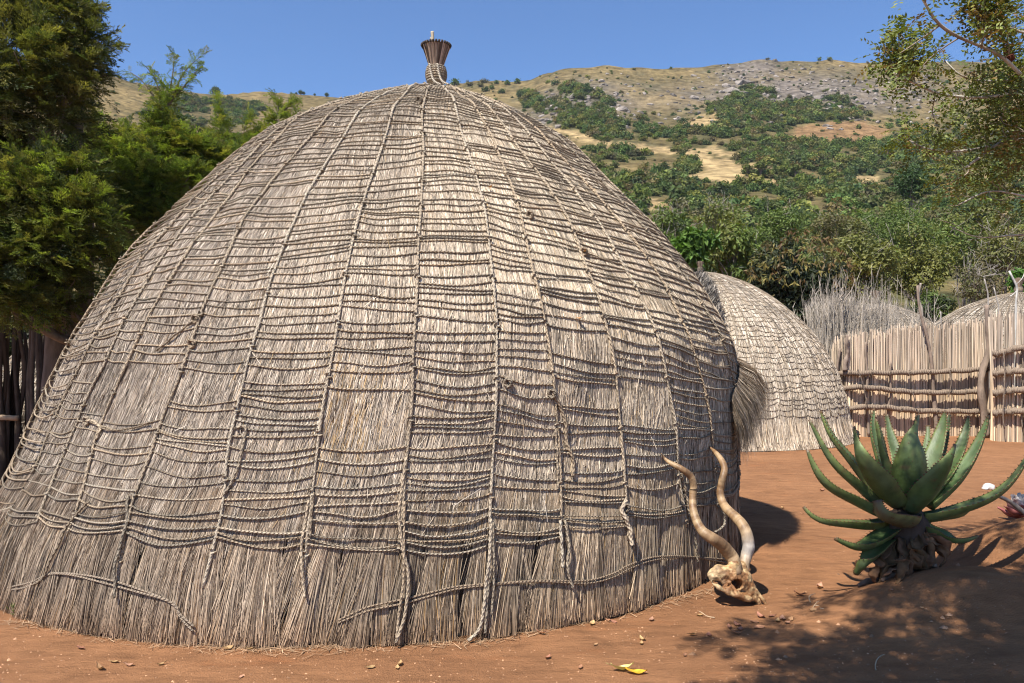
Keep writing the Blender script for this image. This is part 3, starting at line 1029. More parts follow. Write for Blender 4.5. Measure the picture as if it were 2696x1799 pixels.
for pts, r in (([(1960, 640, 18.3), (1955, 665, 18.3), (1936, 700, 18.3), (1930, 760, 18.3), (1928, 860, 18.3)], .014), ([(1934, 660, 18.3), (1930, 690, 18.3)], .02), ([(2110, 650, 18.4), (2112, 700, 18.4), (2118, 760, 18.4)], .03)):
    pole(fb, pts, r * .7, r, name='stick', tint=(.30, .25, .20), org=orgB)

# white dead branches in front of the grey hut
o = None
mbk = MB()
for pts, r in (([(2316, 622, 17.6), (2325, 640, 17.6), (2334, 660, 17.6), (2332, 690, 17.6), (2331, 760, 17.6), (2330, 900, 17.6)], .030),
               ([(2333, 668, 17.6), (2325, 676, 17.6), (2318, 680, 17.6)], .012),
               ([(2330, 655, 17.6), (2345, 640, 17.6), (2352, 625, 17.6)], .010)):
    p = smooth_path([P(*q) for q in pts], 24)
    tube(mbk, p, np.linspace(r * .7, r, 24), 7, (.50, .47, .42), ridge=(.1, 2, 9.))
p0 = P(2330, 900, 17.6)
tag(mbk.build('dead_branch', M['bark'], origin=p0), 'crooked white dead branch standing in front of the grey hut', 'branch', 'bleached dead branches by the fence')
mbk = MB()
for pts, r in (([(2259, 640, 17.8), (2265, 665, 17.8), (2268, 700, 17.8), (2270, 900, 17.8)], .02), ([(2256, 635, 17.8), (2285, 629, 17.8)], .012), ([(2281, 660, 17.8), (2288, 690, 17.8), (2292, 720, 17.8), (2290, 900, 17.8)], .018), ([(2159, 715, 17.9), (2160, 760, 17.9), (2160, 900, 17.9)], .016)):
    p = smooth_path([P(*q) for q in pts], 24)
    tube(mbk, p, np.linspace(r * .7, r, 24), 6, (.36, .32, .28))
tag(mbk.build('dead_branch', M['bark'], origin=P(2268, 900, 17.8)), 'thin grey dead sticks rising beside the gnarled fence post', 'branch', 'bleached dead branches by the fence')

# dark stake fence under the evergreens, left
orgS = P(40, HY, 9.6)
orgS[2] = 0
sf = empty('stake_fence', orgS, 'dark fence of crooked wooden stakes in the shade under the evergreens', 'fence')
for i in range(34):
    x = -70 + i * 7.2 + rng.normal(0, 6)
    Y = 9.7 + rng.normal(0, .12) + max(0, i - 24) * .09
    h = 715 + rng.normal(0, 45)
    pole(sf, [(x + rng.normal(0, 6), h, Y), (x + rng.normal(0, 5), 850, Y), (x + rng.normal(0, 3), 1000, Y), (x, 1142 - max(0, i - 24) * 2, Y)], .016 + .014 * rng.random(), .028 + .018 * rng.random(), name='stake', tint=A_([.14, .105, .08]) * rng.uniform(.25, 1.0), org=orgS, n=20, wob=.012, sides=7)  # stake tint darkened to stand in for the tree shade
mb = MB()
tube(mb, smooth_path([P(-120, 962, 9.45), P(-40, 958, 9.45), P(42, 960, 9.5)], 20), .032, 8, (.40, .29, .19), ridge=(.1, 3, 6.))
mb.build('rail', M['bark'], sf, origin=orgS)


# ---------------------------------------------------------------- implicit surfaces (skull, stones)
def surface_net(f, lo, hi, h):
    lo, hi = A_(lo, float), A_(hi, float)
    n = np.ceil((hi - lo) / h).astype(int) + 1
    ax = [lo[i] + h * np.arange(n[i]) for i in range(3)]
    G = np.stack(np.meshgrid(*ax, indexing='ij'), -1)
    D = f(G.reshape(-1, 3)).reshape(n)
    acc = np.zeros((*(n - 1), 3))
    cnt = np.zeros(n - 1)
    offs = [A_([(c >> 2) & 1, (c >> 1) & 1, c & 1]) for c in range(8)]
    sub = lambda A, o: A[o[0]:o[0] + n[0] - 1, o[1]:o[1] + n[1] - 1, o[2]:o[2] + n[2] - 1]
    for a in range(8):
        for b in range(a + 1, 8):
            if bin(a ^ b).count('1') != 1:
                continue
            d0, d1 = sub(D, offs[a]), sub(D, offs[b])
            m = (d0 < 0) != (d1 < 0)
            t = np.where(m, d0 / np.where(m, d0 - d1, 1), 0)
            p = lerp(sub(G, offs[a]), sub(G, offs[b]), t[..., None])
            acc += np.where(m[..., None], p, 0)
            cnt += m
    idx = -np.ones(n - 1, int)
    act = cnt > 0
    idx[act] = np.arange(act.sum())
    V = acc[act] / cnt[act][:, None]
    Q = []
    for ax_ in range(3):
        o = [0, 0, 0]
        s0 = [slice(1, n[i] - 1) for i in range(3)]
        s0[ax_] = slice(0, n[ax_] - 1)
        s1 = list(s0)
        s1[ax_] = slice(1, n[ax_])
        d0, d1 = D[tuple(s0)], D[tuple(s1)]
        m = (d0 < 0) != (d1 < 0)
        I = np.argwhere(m)
        I[:, [i for i in range(3) if i != ax_]] += 1
        u, w = (ax_ + 1) % 3, (ax_ + 2) % 3
        eu, ew = np.eye(3, dtype=int)[u], np.eye(3, dtype=int)[w]
        g = lambda K: idx[K[:, 0], K[:, 1], K[:, 2]]
        q = np.stack([g(I - eu - ew), g(I - ew), g(I), g(I - eu)], -1)
        fl = (d0[m] < 0)
        q[~fl] = q[~fl][:, ::-1]
        Q.append(q[(q >= 0).all(1)])
    return V, np.concatenate(Q)


def cap(p, a, b, r0, r1):
    a, b = A_(a, float), A_(b, float)
    t = np.clip(((p - a) @ (b - a)) / ((b - a) @ (b - a)), 0, 1)
    return np.linalg.norm(p - a - t[:, None] * (b - a), axis=1) - lerp(r0, r1, t)


def ell(p, c, r):
    q = (p - A_(c, float)) / A_(r, float)
    k = np.linalg.norm(q, axis=1)
    return (k - 1) * min(r)


def smin(a, b, k):
    h = np.clip(.5 + .5 * (b - a) / k, 0, 1)
    return b + (a - b) * h - k * h * (1 - h)


# ---------------------------------------------------------------- antelope skull with spiral horns
def sk3(x, y, d=0.):
    """skull close-up pixel -> photo pixel, d = metres nearer the camera"""
    return (1481.9 + x * .3003, 958.9 + y * .3003, 5.20 - d)


def skull_sdf(p):
    # p in close-up pixel units: x right, y depth (towards camera negative), z up (= -pixel y)
    E = lambda x, y, d, r: ell(p, (x, d, -y), r)
    K = lambda x0, y0, d0, x1, y1, d1, r0, r1: cap(p, (x0, d0, -y0), (x1, d1, -y1), r0, r1)
    d = E(605, 1195, 40, (100, 95, 58))
    d = smin(d, E(512, 1208, 10, (36, 42, 40)), 30)
    d = smin(d, K(555, 1165, 0, 690, 1215, 30, 45, 58), 25)
    d = smin(d, K(676, 1120, 5, 690, 1215, 15, 47, 60), 22)
    d = smin(d, K(752, 1150, 70, 765, 1235, 60, 40, 50), 22)
    d = smin(d, K(745, 1250, 50, 850, 1400, 50, 78, 46), 35)
    d = smin(d, K(840, 1390, 50, 905, 1462, 50, 42, 20), 25)
    # orbit rim
    a = np.linspace(0, 2 * np.pi, 12)
    q = np.stack([682 + 54 * np.cos(a), -30 + 10 * np.cos(a), -(1262 + 50 * np.sin(a))], -1)
    rim = np.min([np.linalg.norm(p - c, axis=1) for c in q], 0) - 19
    d = smin(d, rim, 16)
    # cheek arch
    for (x0, y0, d0), (x1, y1, d1), r0, r1 in [((500, 1232, -10), (545, 1285, -45), 17, 15), ((545, 1285, -45), (612, 1322, -52), 15, 14), ((612, 1322, -52), (690, 1345, -45), 15, 22), ((690, 1345, -45), (780, 1372, -20), 24, 30), ((560, 1215, -20), (625, 1300, -40), 16, 16), ((625, 1235, -20), (640, 1300, -38), 16, 18)]:
        d = smin(d, K(x0, y0, d0, x1, y1, d1, r0, r1), 13)
    d = smin(d, K(690, 1350, -10, 800, 1385, 10, 34, 26), 20)
    # cut-outs
    sub = lambda d, e, k=8: -smin(-d, e, k)
    d = sub(d, E(684, 1264, -52, (46, 110, 42)))
    d = sub(d, E(606, 1268, -52, (19, 50, 17)), 6)
    d = sub(d, E(524, 1250, -40, (24, 40, 17)), 6)
    d = sub(d, K(800, 1325, -40, 905, 1440, -5, 22, 19), 8)
    d = sub(d, K(765, 1305, -50, 800, 1330, -40, 13, 14), 6)
    d = sub(d, E(610, 1392, 30, (110, 120, 52)), 10)
    d = sub(d, E(800, 1440, 10, (62, 90, 42)), 10)
    # long free nasal bone
    d = smin(d, K(790, 1255, 20, 905, 1400, 5, 17, 13), 6)
    d = smin(d, K(905, 1400, 5, 931, 1458, 0, 13, 9), 6)
    d = smin(d, K(790, 1448, 10, 905, 1466, 10, 13, 8), 10)
    w = 5 * (vn(p[:, 0] / 22 + p[:, 1] / 30, p[:, 2] / 22, 5) - .5) + 3 * (vn(p[:, 0] / 9, p[:, 2] / 9 + p[:, 1] / 14, 6) - .5)
    return d + w


sk0 = P(*sk3(760, 1440))
sk0[2] = 0
skull = empty('antelope_skull', sk0, 'weathered antelope skull with long spiral horns leaning on the big hut', 'skull')
V, Q = surface_net(skull_sdf, (440, -120, -1500), (960, 180, -1060), 5.0)
u_ = .3003 / F * 5.2
base = P(*sk3(0, 0))
W = np.stack([base[0] + V[:, 0] * u_, 5.2 + V[:, 1] * u_, base[2] + V[:, 2] * u_], -1)
nz = fbm(V[:, 0] / 40, V[:, 2] / 40 + V[:, 1] / 50, 12)
t = lerp(A_([.50, .335, .165]), A_([.22, .105, .042]), np.clip((nz - .36) * 4, 0, 1)[:, None])
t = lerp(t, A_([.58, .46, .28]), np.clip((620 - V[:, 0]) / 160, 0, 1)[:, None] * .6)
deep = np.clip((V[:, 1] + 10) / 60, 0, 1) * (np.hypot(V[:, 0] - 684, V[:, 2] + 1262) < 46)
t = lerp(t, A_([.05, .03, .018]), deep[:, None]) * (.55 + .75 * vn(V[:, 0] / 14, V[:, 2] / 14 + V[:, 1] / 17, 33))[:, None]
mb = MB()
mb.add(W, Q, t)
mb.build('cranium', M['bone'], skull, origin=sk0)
LH = [(680, 1190, 88, 0), (672, 1110, 88, 0), (645, 1040, 90, .0), (585, 970, 86, .03), (500, 918, 78, .07), (430, 868, 68, .06), (385, 790, 60, .03), (362, 700, 53, .0), (361, 620, 52, -.03), (364, 530, 50, -.03), (340, 450, 49, 0), (270, 390, 43, .03), (190, 345, 32, .0), (145, 310, 20, -.02), (118, 272, 7, -.02)]
RH = [(760, 1215, 62, 0), (750, 1130, 68, 0), (765, 1050, 78, .0), (785, 970, 82, .03), (780, 900, 80, .05), (745, 830, 75, .05), (690, 770, 70, .03), (625, 705, 64, .0), (587, 640, 55, -.03), (573, 560, 52, -.02), (588, 475, 49, .02), (600, 400, 47, .03), (580, 330, 44, .02), (540, 270, 32, -.0), (508, 240, 18, -.02), (483, 218, 7, -.03)]
for HN, d0 in ((LH, -.005), (RH, -.055)):
    pts, rad = [], []
    m = len(HN)
    # depth: from the skull back to the thatch the tip rests on
    tip = HN[-1]
    q = sk3(tip[0], tip[1])
    ph_, sl_ = Inv.at(q[0], q[1])
    Yt = hut.S(ph_, sl_, .045)[1]
    Y0 = 5.20 - d0
    for k, (x, y, w, dd) in enumerate(HN):
        w = w * 1.12
        a = k / (m - 1)
        Y = lerp(Y0, Yt, a ** 1.15) - dd
        qx, qy, _ = sk3(x, y)
        ph_, sl_ = Inv.at(qx, qy)
        lim = hut.S(ph_, sl_, .05)
        ex, ey = proj(lim)
        if abs(ex - qx) < 12:
            Y = min(Y, lim[1] - w * .5 * .3003 / F * Y)
        pts.append(P(qx, qy, Y))
        rad.append(w * .5 * .3003 / F * Y)
    n = 150
    pp = smooth_path(pts, n)
    d = np.concatenate([[0], np.cumsum(np.linalg.norm(np.diff(pts, axis=0), axis=1))])
    rr = np.interp(np.linspace(0, d[-1], n), d, rad)
    s = np.linspace(0, 1, n)
    nn_ = fbm(s * 30, s * 0 + d0 * 50, 8)
    tt = lerp(A_([.185, .105, .05]), A_([.40, .275, .15]), np.clip((nn_ - .35) * 2.5, 0, 1)[:, None])
    tt = lerp(tt, A_([.20, .135, .085]), np.clip(1 - s / .13, 0, 1)[:, None] * .7)
    tt = lerp(tt, A_([.16, .10, .06]), np.clip((s - .93) / .07, 0, 1)[:, None] * .8)
    if d0 < -.01:
        tt = lerp(tt, A_([.42, .39, .35]), (np.exp(-((s - .17) / .07) ** 2) * .8)[:, None])
    mb = MB()
    tube(mb, pp, rr * (1 + .015 * np.sin(s * 150) * np.clip(1 - s * 1.3, 0, 1) + .03 * (vn(s * 60, s * 0, 4) - .5)), 20, tt * (.93 + .13 * vn(s * 60, s * 0, 15))[:, None], ridge=(.12, 1, 16.))
    mb.build('horn', M['horn'], skull, origin=sk0)


# ---------------------------------------------------------------- aloe
AY = 5.3


def al(x, y, d=0.):
    """aloe close-up pixel -> 3D, d = metres farther away"""
    return P(1813 + x * .2891, 906.6 + y * .2891, AY + d)


APX = .2891 / F * AY


def aloe_leaf(mb, tip, mid, base, W, thick=.024, col=(.075, .118, .045), up=None, teeth=True, curl=.30, wmax=.3, blunt=False, n=26, axis=None):
    tip, mid, base = (A_(q, float) for q in (tip, mid, base))
    c = 2 * mid - .5 * (tip + base)
    s = np.linspace(0, 1, n)[:, None]
    p = (1 - s) ** 2 * base + 2 * s * (1 - s) * c + s ** 2 * tip
    p = p + .006 * np.sin(s * 9 + W * 50)
    T = unit(np.gradient(p, axis=0))
    ax = A_([(2085 - CX) / F * AY, AY, 0]) if axis is None else axis
    inw = ax - p
    inw[:, 2] = 0
    inw = unit(inw) * .8 + A_([0, 0, 1.0]) if up is None else np.broadcast_to(A_(up, float), p.shape)
    Nn = unit(inw - (inw * T).sum(-1, keepdims=True) * T)
    S = np.cross(T, Nn)
    s1 = s[:, 0]
    w = W * .5 * np.where(s1 < wmax, lerp(.78, 1, s1 / wmax), np.clip(1 - (s1 - wmax) / (1 - wmax), 0, 1) ** .70 * 1.0)
    w = np.maximum(w, (.16 if blunt else .035) * W)
    u = np.linspace(-1, 1, 9)
    th = thick * np.clip(1 - .75 * s1, .15, 1)
    topo = curl * w[:, None] * (u[None] ** 2)
    bot = topo - (th[:, None]) * (1 - u[None] ** 2) ** .5 * 1.6 - .003
    Vt = p[:, None] + S[:, None] * (w[:, None] * u[None])[..., None] + Nn[:, None] * topo[..., None]
    Vb = p[:, None] + S[:, None] * (w[:, None] * u[None])[..., None] + Nn[:, None] * bot[..., None]
    ring = np.concatenate([Vt, Vb[:, ::-1]], 1)
    m = ring.shape[1]
    col = A_(col)
    nzv = fbm(s1[:, None] * 5 + W * 91, np.concatenate([u, u[::-1] + 4])[None] * 1.2, 17)
    bloom = np.clip((nzv - .35) * 2.2, 0, 1)[..., None]
    t = lerp(col, A_([.125, .16, .085]), bloom * .6)
    edge = np.abs(np.concatenate([u, u[::-1]]))[None, :, None] ** 6
    t = lerp(t, A_([.17, .20, .05]), edge * .7)
    brown = np.clip((s1 - .93) / .06, 0, 1)[:, None, None]
    t = lerp(t, A_([.10, .055, .03]), brown)
    scar = np.clip((fbm(s1[:, None] * 14 + W * 37, np.concatenate([u, u[::-1] + 6])[None] * 2.5, 29) - .66) * 9, 0, .75)[..., None]
    t = lerp(t, A_([.13, .085, .04]), scar)
    t = np.broadcast_to(t, ring.shape)
    capf = [np.arange(m)[None, ::-1], (np.arange(m) + (n - 1) * m)[None]]
    mb.add(ring.reshape(-1, 3), [grid_faces(n, m, True)] + capf, t.reshape(-1, 3))
    if teeth:
        k = 22
        f = np.linspace(.1, .97, k)
        for side in (-1, 1):
            for a in f:
                i = a * (n - 1)
                i0 = int(i)
                pc = lerp(Vt[i0], Vt[min(i0 + 1, n - 1)], i - i0)[0 if side < 0 else -1]
                tooth(mb, pc, unit(side * S[i0] + .35 * T[i0] + .25 * Nn[i0]), T[i0], .015)
        for _ in range(14):       # teeth on the back of the leaf
            i0 = rng.integers(3, n - 3)
            j0 = rng.integers(1, 8)
            tooth(mb, Vb[i0, j0], -Nn[i0], T[i0], .009)


def tooth(mb, c, d, t, L):
    a = unit(np.cross(d, t))
    v = A_([c + t * L * .4 - d * .002, c - t * L * .4 - d * .002, c + a * L * .3 - d * .002, c - a * L * .3 - d * .002, c + d * L])
    mb.add(v, [A_([[0, 2, 4], [2, 1, 4], [1, 3, 4], [3, 0, 4]])], A_([[.12, .06, .03]] * 4 + [[.2, .09, .04]]))


a0 = A_([(2085 - CX) / F * AY, AY, float(gz((2085 - CX) / F * AY, AY))])
aloe = empty('aloe', a0, 'big green spiny aloe on a bare stem, growing on a mound of red earth', 'plant')
LV = [  # tip, mid, base (close-up px, depth), width px, blunt
    ((155, 200, .05), (400, 575, .0), (720, 840, .0), 125, 0), ((245, 130, .35), (420, 430, .25), (740, 800, .08), 105, 0),
    ((140, 440, -.12), (330, 720, -.12), (720, 910, -.03), 130, 0), ((108, 890, -.18), (380, 1012, -.18), (760, 990, -.02), 95, 1),
    ((520, 275, -.18), (620, 590, -.26), (850, 840, -.06), 235, 1), ((668, 108, .28), (690, 420, .2), (850, 800, .05), 95, 0),
    ((690, 190, .1), (760, 480, .06), (890, 800, .02), 150, 0), ((757, 160, .4), (830, 420, .30), (920, 790, .08), 110, 1),
    ((1008, 160, -.05), (965, 480, -.16), (930, 830, -.05), 240, 0), ((1092, 245, .42), (1080, 470, .3), (980, 800, .08), 100, 1),
    ((1232, 118, .22), (1165, 420, .17), (1020, 800, .04), 165, 0), ((1262, 150, .34), (1200, 430, .26), (1050, 800, .06), 120, 0),
    ((1412, 168, .30), (1330, 470, .22), (1080, 850, .05), 140, 0), ((1302, 388, -.30), (1185, 640, -.30), (960, 890, -.08), 215, 0),
    ((1572, 155, .12), (1410, 540, .10), (1100, 870, .02), 155, 0), ((1905, 430, .05), (1600, 800, .02), (1050, 945, .0), 120, 0),
    ((1490, 1120, -.12), (1260, 1125, -.10), (1040, 990, -.01), 105, 0), ((1465, 822, .25), (1330, 935, .18), (1060, 950, .03), 120, 0),
    ((680, 842, -.42), (800, 985, -.34), (960, 980, -.04), 235, 1), ((355, 1140, -.22), (590, 1185, -.20), (850, 1030, -.02), 140, 1),
    ((520, 1425, -.18), (620, 1290, -.20), (800, 1120, -.03), 135, 1), ((900, 870, .32), (920, 840, .2), (950, 870, .05), 130, 0),
    ((1180, 860, .45), (1120, 800, .28), (990, 880, .06), 140, 0), ((640, 700, .5), (740, 760, .3), (900, 880, .06), 130, 0)]
for tp, md, bs, W, bl in LV:
    mb = MB()
    g = A_([.068, .105, .034]) * rng.uniform(.85, 1.15) * A_([rng.uniform(.9, 1.15), 1, rng.uniform(.85, 1.2)])
    if bs[1] == 980 and tp[0] == 680:
        g = A_([.13, .10, .05])
    aloe_leaf(mb, al(*tp), al(*md), al(*bs), W * (1.07 if W > 100 else 1.05) * APX, thick=.03, col=g, blunt=bool(bl))
    lf = mb.build('leaf', M['aloe'], aloe, origin=a0)
    if tp[0] == 680:
        lf['label'] = 'broken brown leaf with a torn tip'
    if tp[0] == 1905:
        lf['label'] = 'longest leaf sweeping out sideways'
mb = MB()
tr = smooth_path([al(870, 1500), al(875, 1350), al(900, 1180), al(935, 1000), al(945, 880)], 40)
tube(mb, tr, np.interp(np.linspace(0, 1, 40), [0, .15, .5, .8, 1], [.135, .115, .13, .125, .06]), 18, (.07, .05, .038), ridge=(.14, 5, 9.))
mb.build('stem', M['bark'], aloe, origin=a0)
DL = [((1090, 1440, -.16), (1060, 1280, -.22), (1000, 1080, -.08), 150), ((1245, 1290, -.02), (1190, 1200, -.08), (1060, 1060, -.03), 120), ((1150, 1420, -.05), (1120, 1260, -.13), (1020, 1090, -.05), 110),
      ((740, 1500, -.2), (730, 1330, -.17), (820, 1130, -.06), 150), ((940, 1480, -.24), (920, 1330, -.22), (900, 1130, -.09), 150), ((840, 1290, -.28), (900, 1300, -.24), (960, 1220, -.1), 60),
      ((1260, 1200, .02), (1230, 1130, -.02), (1060, 1040, .0), 90), ((660, 1440, -.05), (700, 1330, -.05), (820, 1150, .0), 120), ((830, 1500, .14), (880, 1330, .17), (920, 1120, .06), 160), ((1010, 1480, .14), (1020, 1330, .17), (970, 1120, .06), 160),
      ((870, 1470, -.26), (850, 1390, -.24), (940, 1300, -.12), 70)]
DL = DL + [((t_[0] + rng.normal(0, 70), t_[1] + rng.normal(0, 50), t_[2] + rng.normal(0, .05)), (m_[0] + rng.normal(0, 50), m_[1], m_[2] - .03), b_, w_ * .8) for t_, m_, b_, w_ in DL + DL[:4]]
for tp, md, bs, W in DL:
    W = W * .85
    mb = MB()
    aloe_leaf(mb, al(*tp), al(*md), al(*bs), W * APX, thick=.006, col=A_([.20, .115, .075]) * rng.uniform(.3, 1.2), teeth=False, curl=rng.uniform(-.5, .7), wmax=.5, blunt=True)
    V = mb.v[0]
    mb.v[0] = V + .012 * np.stack([vn(V[:, 2] * 30, V[:, 0] * 30, 3) - .5, vn(V[:, 2] * 25, V[:, 0] * 30, 4) - .5, vn(V[:, 0] * 30, V[:, 1] * 30, 5) - .5], -1) * 2
    mb.t[0] = np.broadcast_to(mb.t[0].mean(0), mb.t[0].shape) * (.6 + .8 * vn(V[:, 2] * 18, V[:, 0] * 40, 8))[:, None] * A_([1.15, .78, .8])
    mb.build('dead_leaf', M['dry'], aloe, origin=a0)
for x0, y0, x1, y1, d in ((740, 1480, 540, 1475, -.1), (860, 1440, 730, 1560, -.25), (1060, 1430, 1160, 1545, -.2)):
    mb = MB()
    e = al(x1, y1, d)
    e[2] = gz(e[0], e[1]) + .012
    b = al(x0, y0, d * .5)
    tube(mb, smooth_path([b, lerp(b, e, .6) + A_([0, 0, .02]), e], 16), np.linspace(.03, .012, 16), 8, (.20, .13, .09), ridge=(.2, 3, 14.))
    mb.build('root', M['bark'], aloe, origin=a0)

# pink-edged succulent at the very edge
s0 = ground_hit(2345, 1196)
succ = empty('succulent', s0, 'low succulent with pink and pale green leaves on the mound beside the aloe', 'plant')
for i in range(20):
    a = i * 2.4
    el = .15 + .055 * i
    d = A_([math.cos(a) * math.cos(el), math.sin(a) * math.cos(el), math.sin(el)])
    L = .22 - .004 * i
    mb = MB()
    b = s0 + A_([0, 0, .03 + .004 * i])
    col = lerp(A_([.30, .10, .09]), A_([.40, .36, .33]), np.clip((i - 6) / 9, 0, 1)) * rng.uniform(.8, 1.1)
    aloe_leaf(mb, b + d * L + A_([0, 0, .03]), b + d * L * .55, b, .13, .014, col, teeth=False, curl=.35, wmax=.6, blunt=True, n=12, axis=s0)
    mb.t[0] = np.broadcast_to(col, mb.t[0].shape) * (.85 + .3 * vn(mb.v[0][:, 0] * 60, mb.v[0][:, 2] * 60, 2))[:, None]
    mb.build('leaf', M['aloe'], succ, origin=s0)
mb = MB()
Ys = s0[1] - .22
tube(mb, smooth_path([P(2289, 1137, Ys), P(2315, 1150, Ys), P(2352, 1178, Ys), P(2395, 1205, Ys)], 24), np.linspace(.017, .028, 24), 8, (.26, .21, .17), ridge=(.15, 3, 12.))
tag(mb.build('branch', M['bark'], origin=P(2395, 1205, Ys)), 'short grey dead branch lying against the pink succulent', 'branch')

g0 = ground_hit(2268, 1122)
V, Q = surface_net(lambda p: ell(p, (0, 0, .02), (.075, .06, .05)) + .03 * (vn(p[:, 0] * 22 + p[:, 1] * 15, p[:, 2] * 24, 4) - .5), (-.2, -.18, -.06), (.2, .18, .17), .014)
mb = MB()
mb.add(V + g0, Q, (.50, .46, .43))
tag(mb.build('pale_stone', M['stone'], origin=g0), 'whitish stone on the earth behind the aloe leaf tips', 'stone')


# ---------------------------------------------------------------- foliage helpers
def rand_unit(n):
    return unit(rng.normal(0, 1, (n, 3)))


def leaf_quads(mb, c, ax, nrm, L, W, tint):
    """one pointed quad leaf per row"""
    sd = unit(np.cross(ax, nrm))
    n = len(c)
    fold = unit(np.cross(sd, ax)) * (W * .18)[:, None]
    v = np.stack([c, c + ax * (L * .5)[:, None] + sd * (W * .5)[:, None] + fold, c + ax * L[:, None], c + ax * (L * .5)[:, None] - sd * (W * .5)[:, None] + fold], 1)
    q = np.arange(n)[:, None] * 4 + np.arange(4)[None]
    mb.add(v.reshape(-1, 3), q, np.repeat(tint, 4, 0))


def clump_crown(mb, clumps, per, L, W, cols, up=.25, shell=.55, jit=.3, rg=None):
    """leaves spread through several overlapping clumps; clumps: (x, y, z, r)"""
    clumps = A_(clumps, float)
    w = clumps[:, 3] ** 2
    n = int(per)
    k = rng.choice(len(clumps), n, p=w / w.sum())
    d = rand_unit(n)
    rr = clumps[k, 3] * (shell + (1 - shell) * rng.random(n)) * (.8 + .5 * vn(d[:, 0] * 3 + k, d[:, 2] * 3 + d[:, 1] * 2, 5))
    c = clumps[k, :3] + d * rr[:, None] * A_([1, 1, .85])
    nrm = unit(d * .6 + A_([0, 0, up]) + rng.normal(0, .45, (n, 3)))
    ax = unit(np.cross(nrm, rand_unit(n)) + A_([0, 0, -.25]))
    cols = A_(cols)
    ct = cols[rng.integers(0, len(cols), len(clumps))]
    t = lerp(ct[k], cols[rng.integers(0, len(cols), n)], rng.random((n, 1)) * .6) * rng.uniform(.75, 1.25, (n, 1))
    leaf_quads(mb, c, ax, nrm, rng.uniform(.7, 1.2, n) * L, rng.uniform(.75, 1.2, n) * W, t)


def limb(mb, a, b, r0, r1, n=14, wob=.06, tint=(.18, .14, .11), sides=7, sagz=0.):
    a, b = A_(a, float), A_(b, float)
    L = np.linalg.norm(b - a)
    s = np.linspace(0, 1, n)
    ph = rng.uniform(0, 6, 6)
    w = np.stack([np.sin(s * 5 + ph[0]) - np.sin(ph[0]), np.sin(s * 6 + ph[1]) - np.sin(ph[1]), np.sin(s * 4 + ph[2]) - np.sin(ph[2])], -1) * wob * L * .4
    w = w - s[:, None] * w[-1]
    p = lerp(a, b, s[:, None]) + w
    p[:, 2] += sagz * 4 * s * (1 - s)
    tube(mb, p, np.linspace(r0, r1, n), sides, tint, ridge=(.08, 2, 7.))
    return p


# ---------------------------------------------------------------- evergreens on the left
def spray_template(nb, seed):
    r = np.random.default_rng(seed)
    C_, A2, Nn, Ls = [], [], [], []
    for i in range(nb):
        s = (i + .5) / nb
        x = A_([s, 0, -.28 * s * s])
        side = 1 if i % 2 else -1
        ln = .42 * (1 - .72 * s) + .1
        d = unit(A_([.75, side * (.75 + .2 * r.normal()), -.12 + .18 * r.normal()]))
        for j in range(4):
            f = (j + .4) / 4
            c = x + d * ln * f
            for q in (-1, 1):
                a = unit(d + A_([.3, q * .7, .25 * r.normal()]))
                C_.append(c)
                A2.append(a)
                Nn.append(unit(A_([0, 0, 1]) + r.normal(0, .4, 3)))
                Ls.append(.17 * r.uniform(.7, 1.2))
    return A_(C_), A_(A2), A_(Nn), A_(Ls)


TPL = [spray_template(k, 20 + k) for k in (9, 11, 13)]


def sprays(mb, pos, dirs, size, tint, wid=.30):
    """feathery sprays: pos (n,3), dirs (n,3) outwards, size (n), tint (n,3)"""
    n = len(pos)
    kind = rng.integers(0, len(TPL), n)
    for k in range(len(TPL)):
        m = kind == k
        if not m.any():
            continue
        X = unit(dirs[m])
        Z = unit(A_([0, 0, 1.0]) + rng.normal(0, .35, X.shape) - X * ((A_([0, 0, 1.0]) * X).sum(-1, keepdims=True)))
        Y = unit(np.cross(Z, X))
        Z = np.cross(X, Y)
        c, a, nn, L = TPL[k]
        B = np.stack([X, Y, Z], 1)          # rows are the axes
        sz = size[m][:, None, None]
        cw = pos[m][:, None] + np.einsum('kj,njx->nkx', c, B) * sz
        aw = np.einsum('kj,njx->nkx', a, B)
        nw = np.einsum('kj,njx->nkx', nn, B)
        kk = len(c)
        tt = np.repeat(tint[m][:, None], kk, 1) * rng.uniform(.75, 1.25, (m.sum(), kk, 1))
        Lw = (sz[..., 0] * L[None]).ravel()
        leaf_quads(mb, cw.reshape(-1, 3), aw.reshape(-1, 3), nw.reshape(-1, 3), Lw, Lw * wid, tt.reshape(-1, 3))


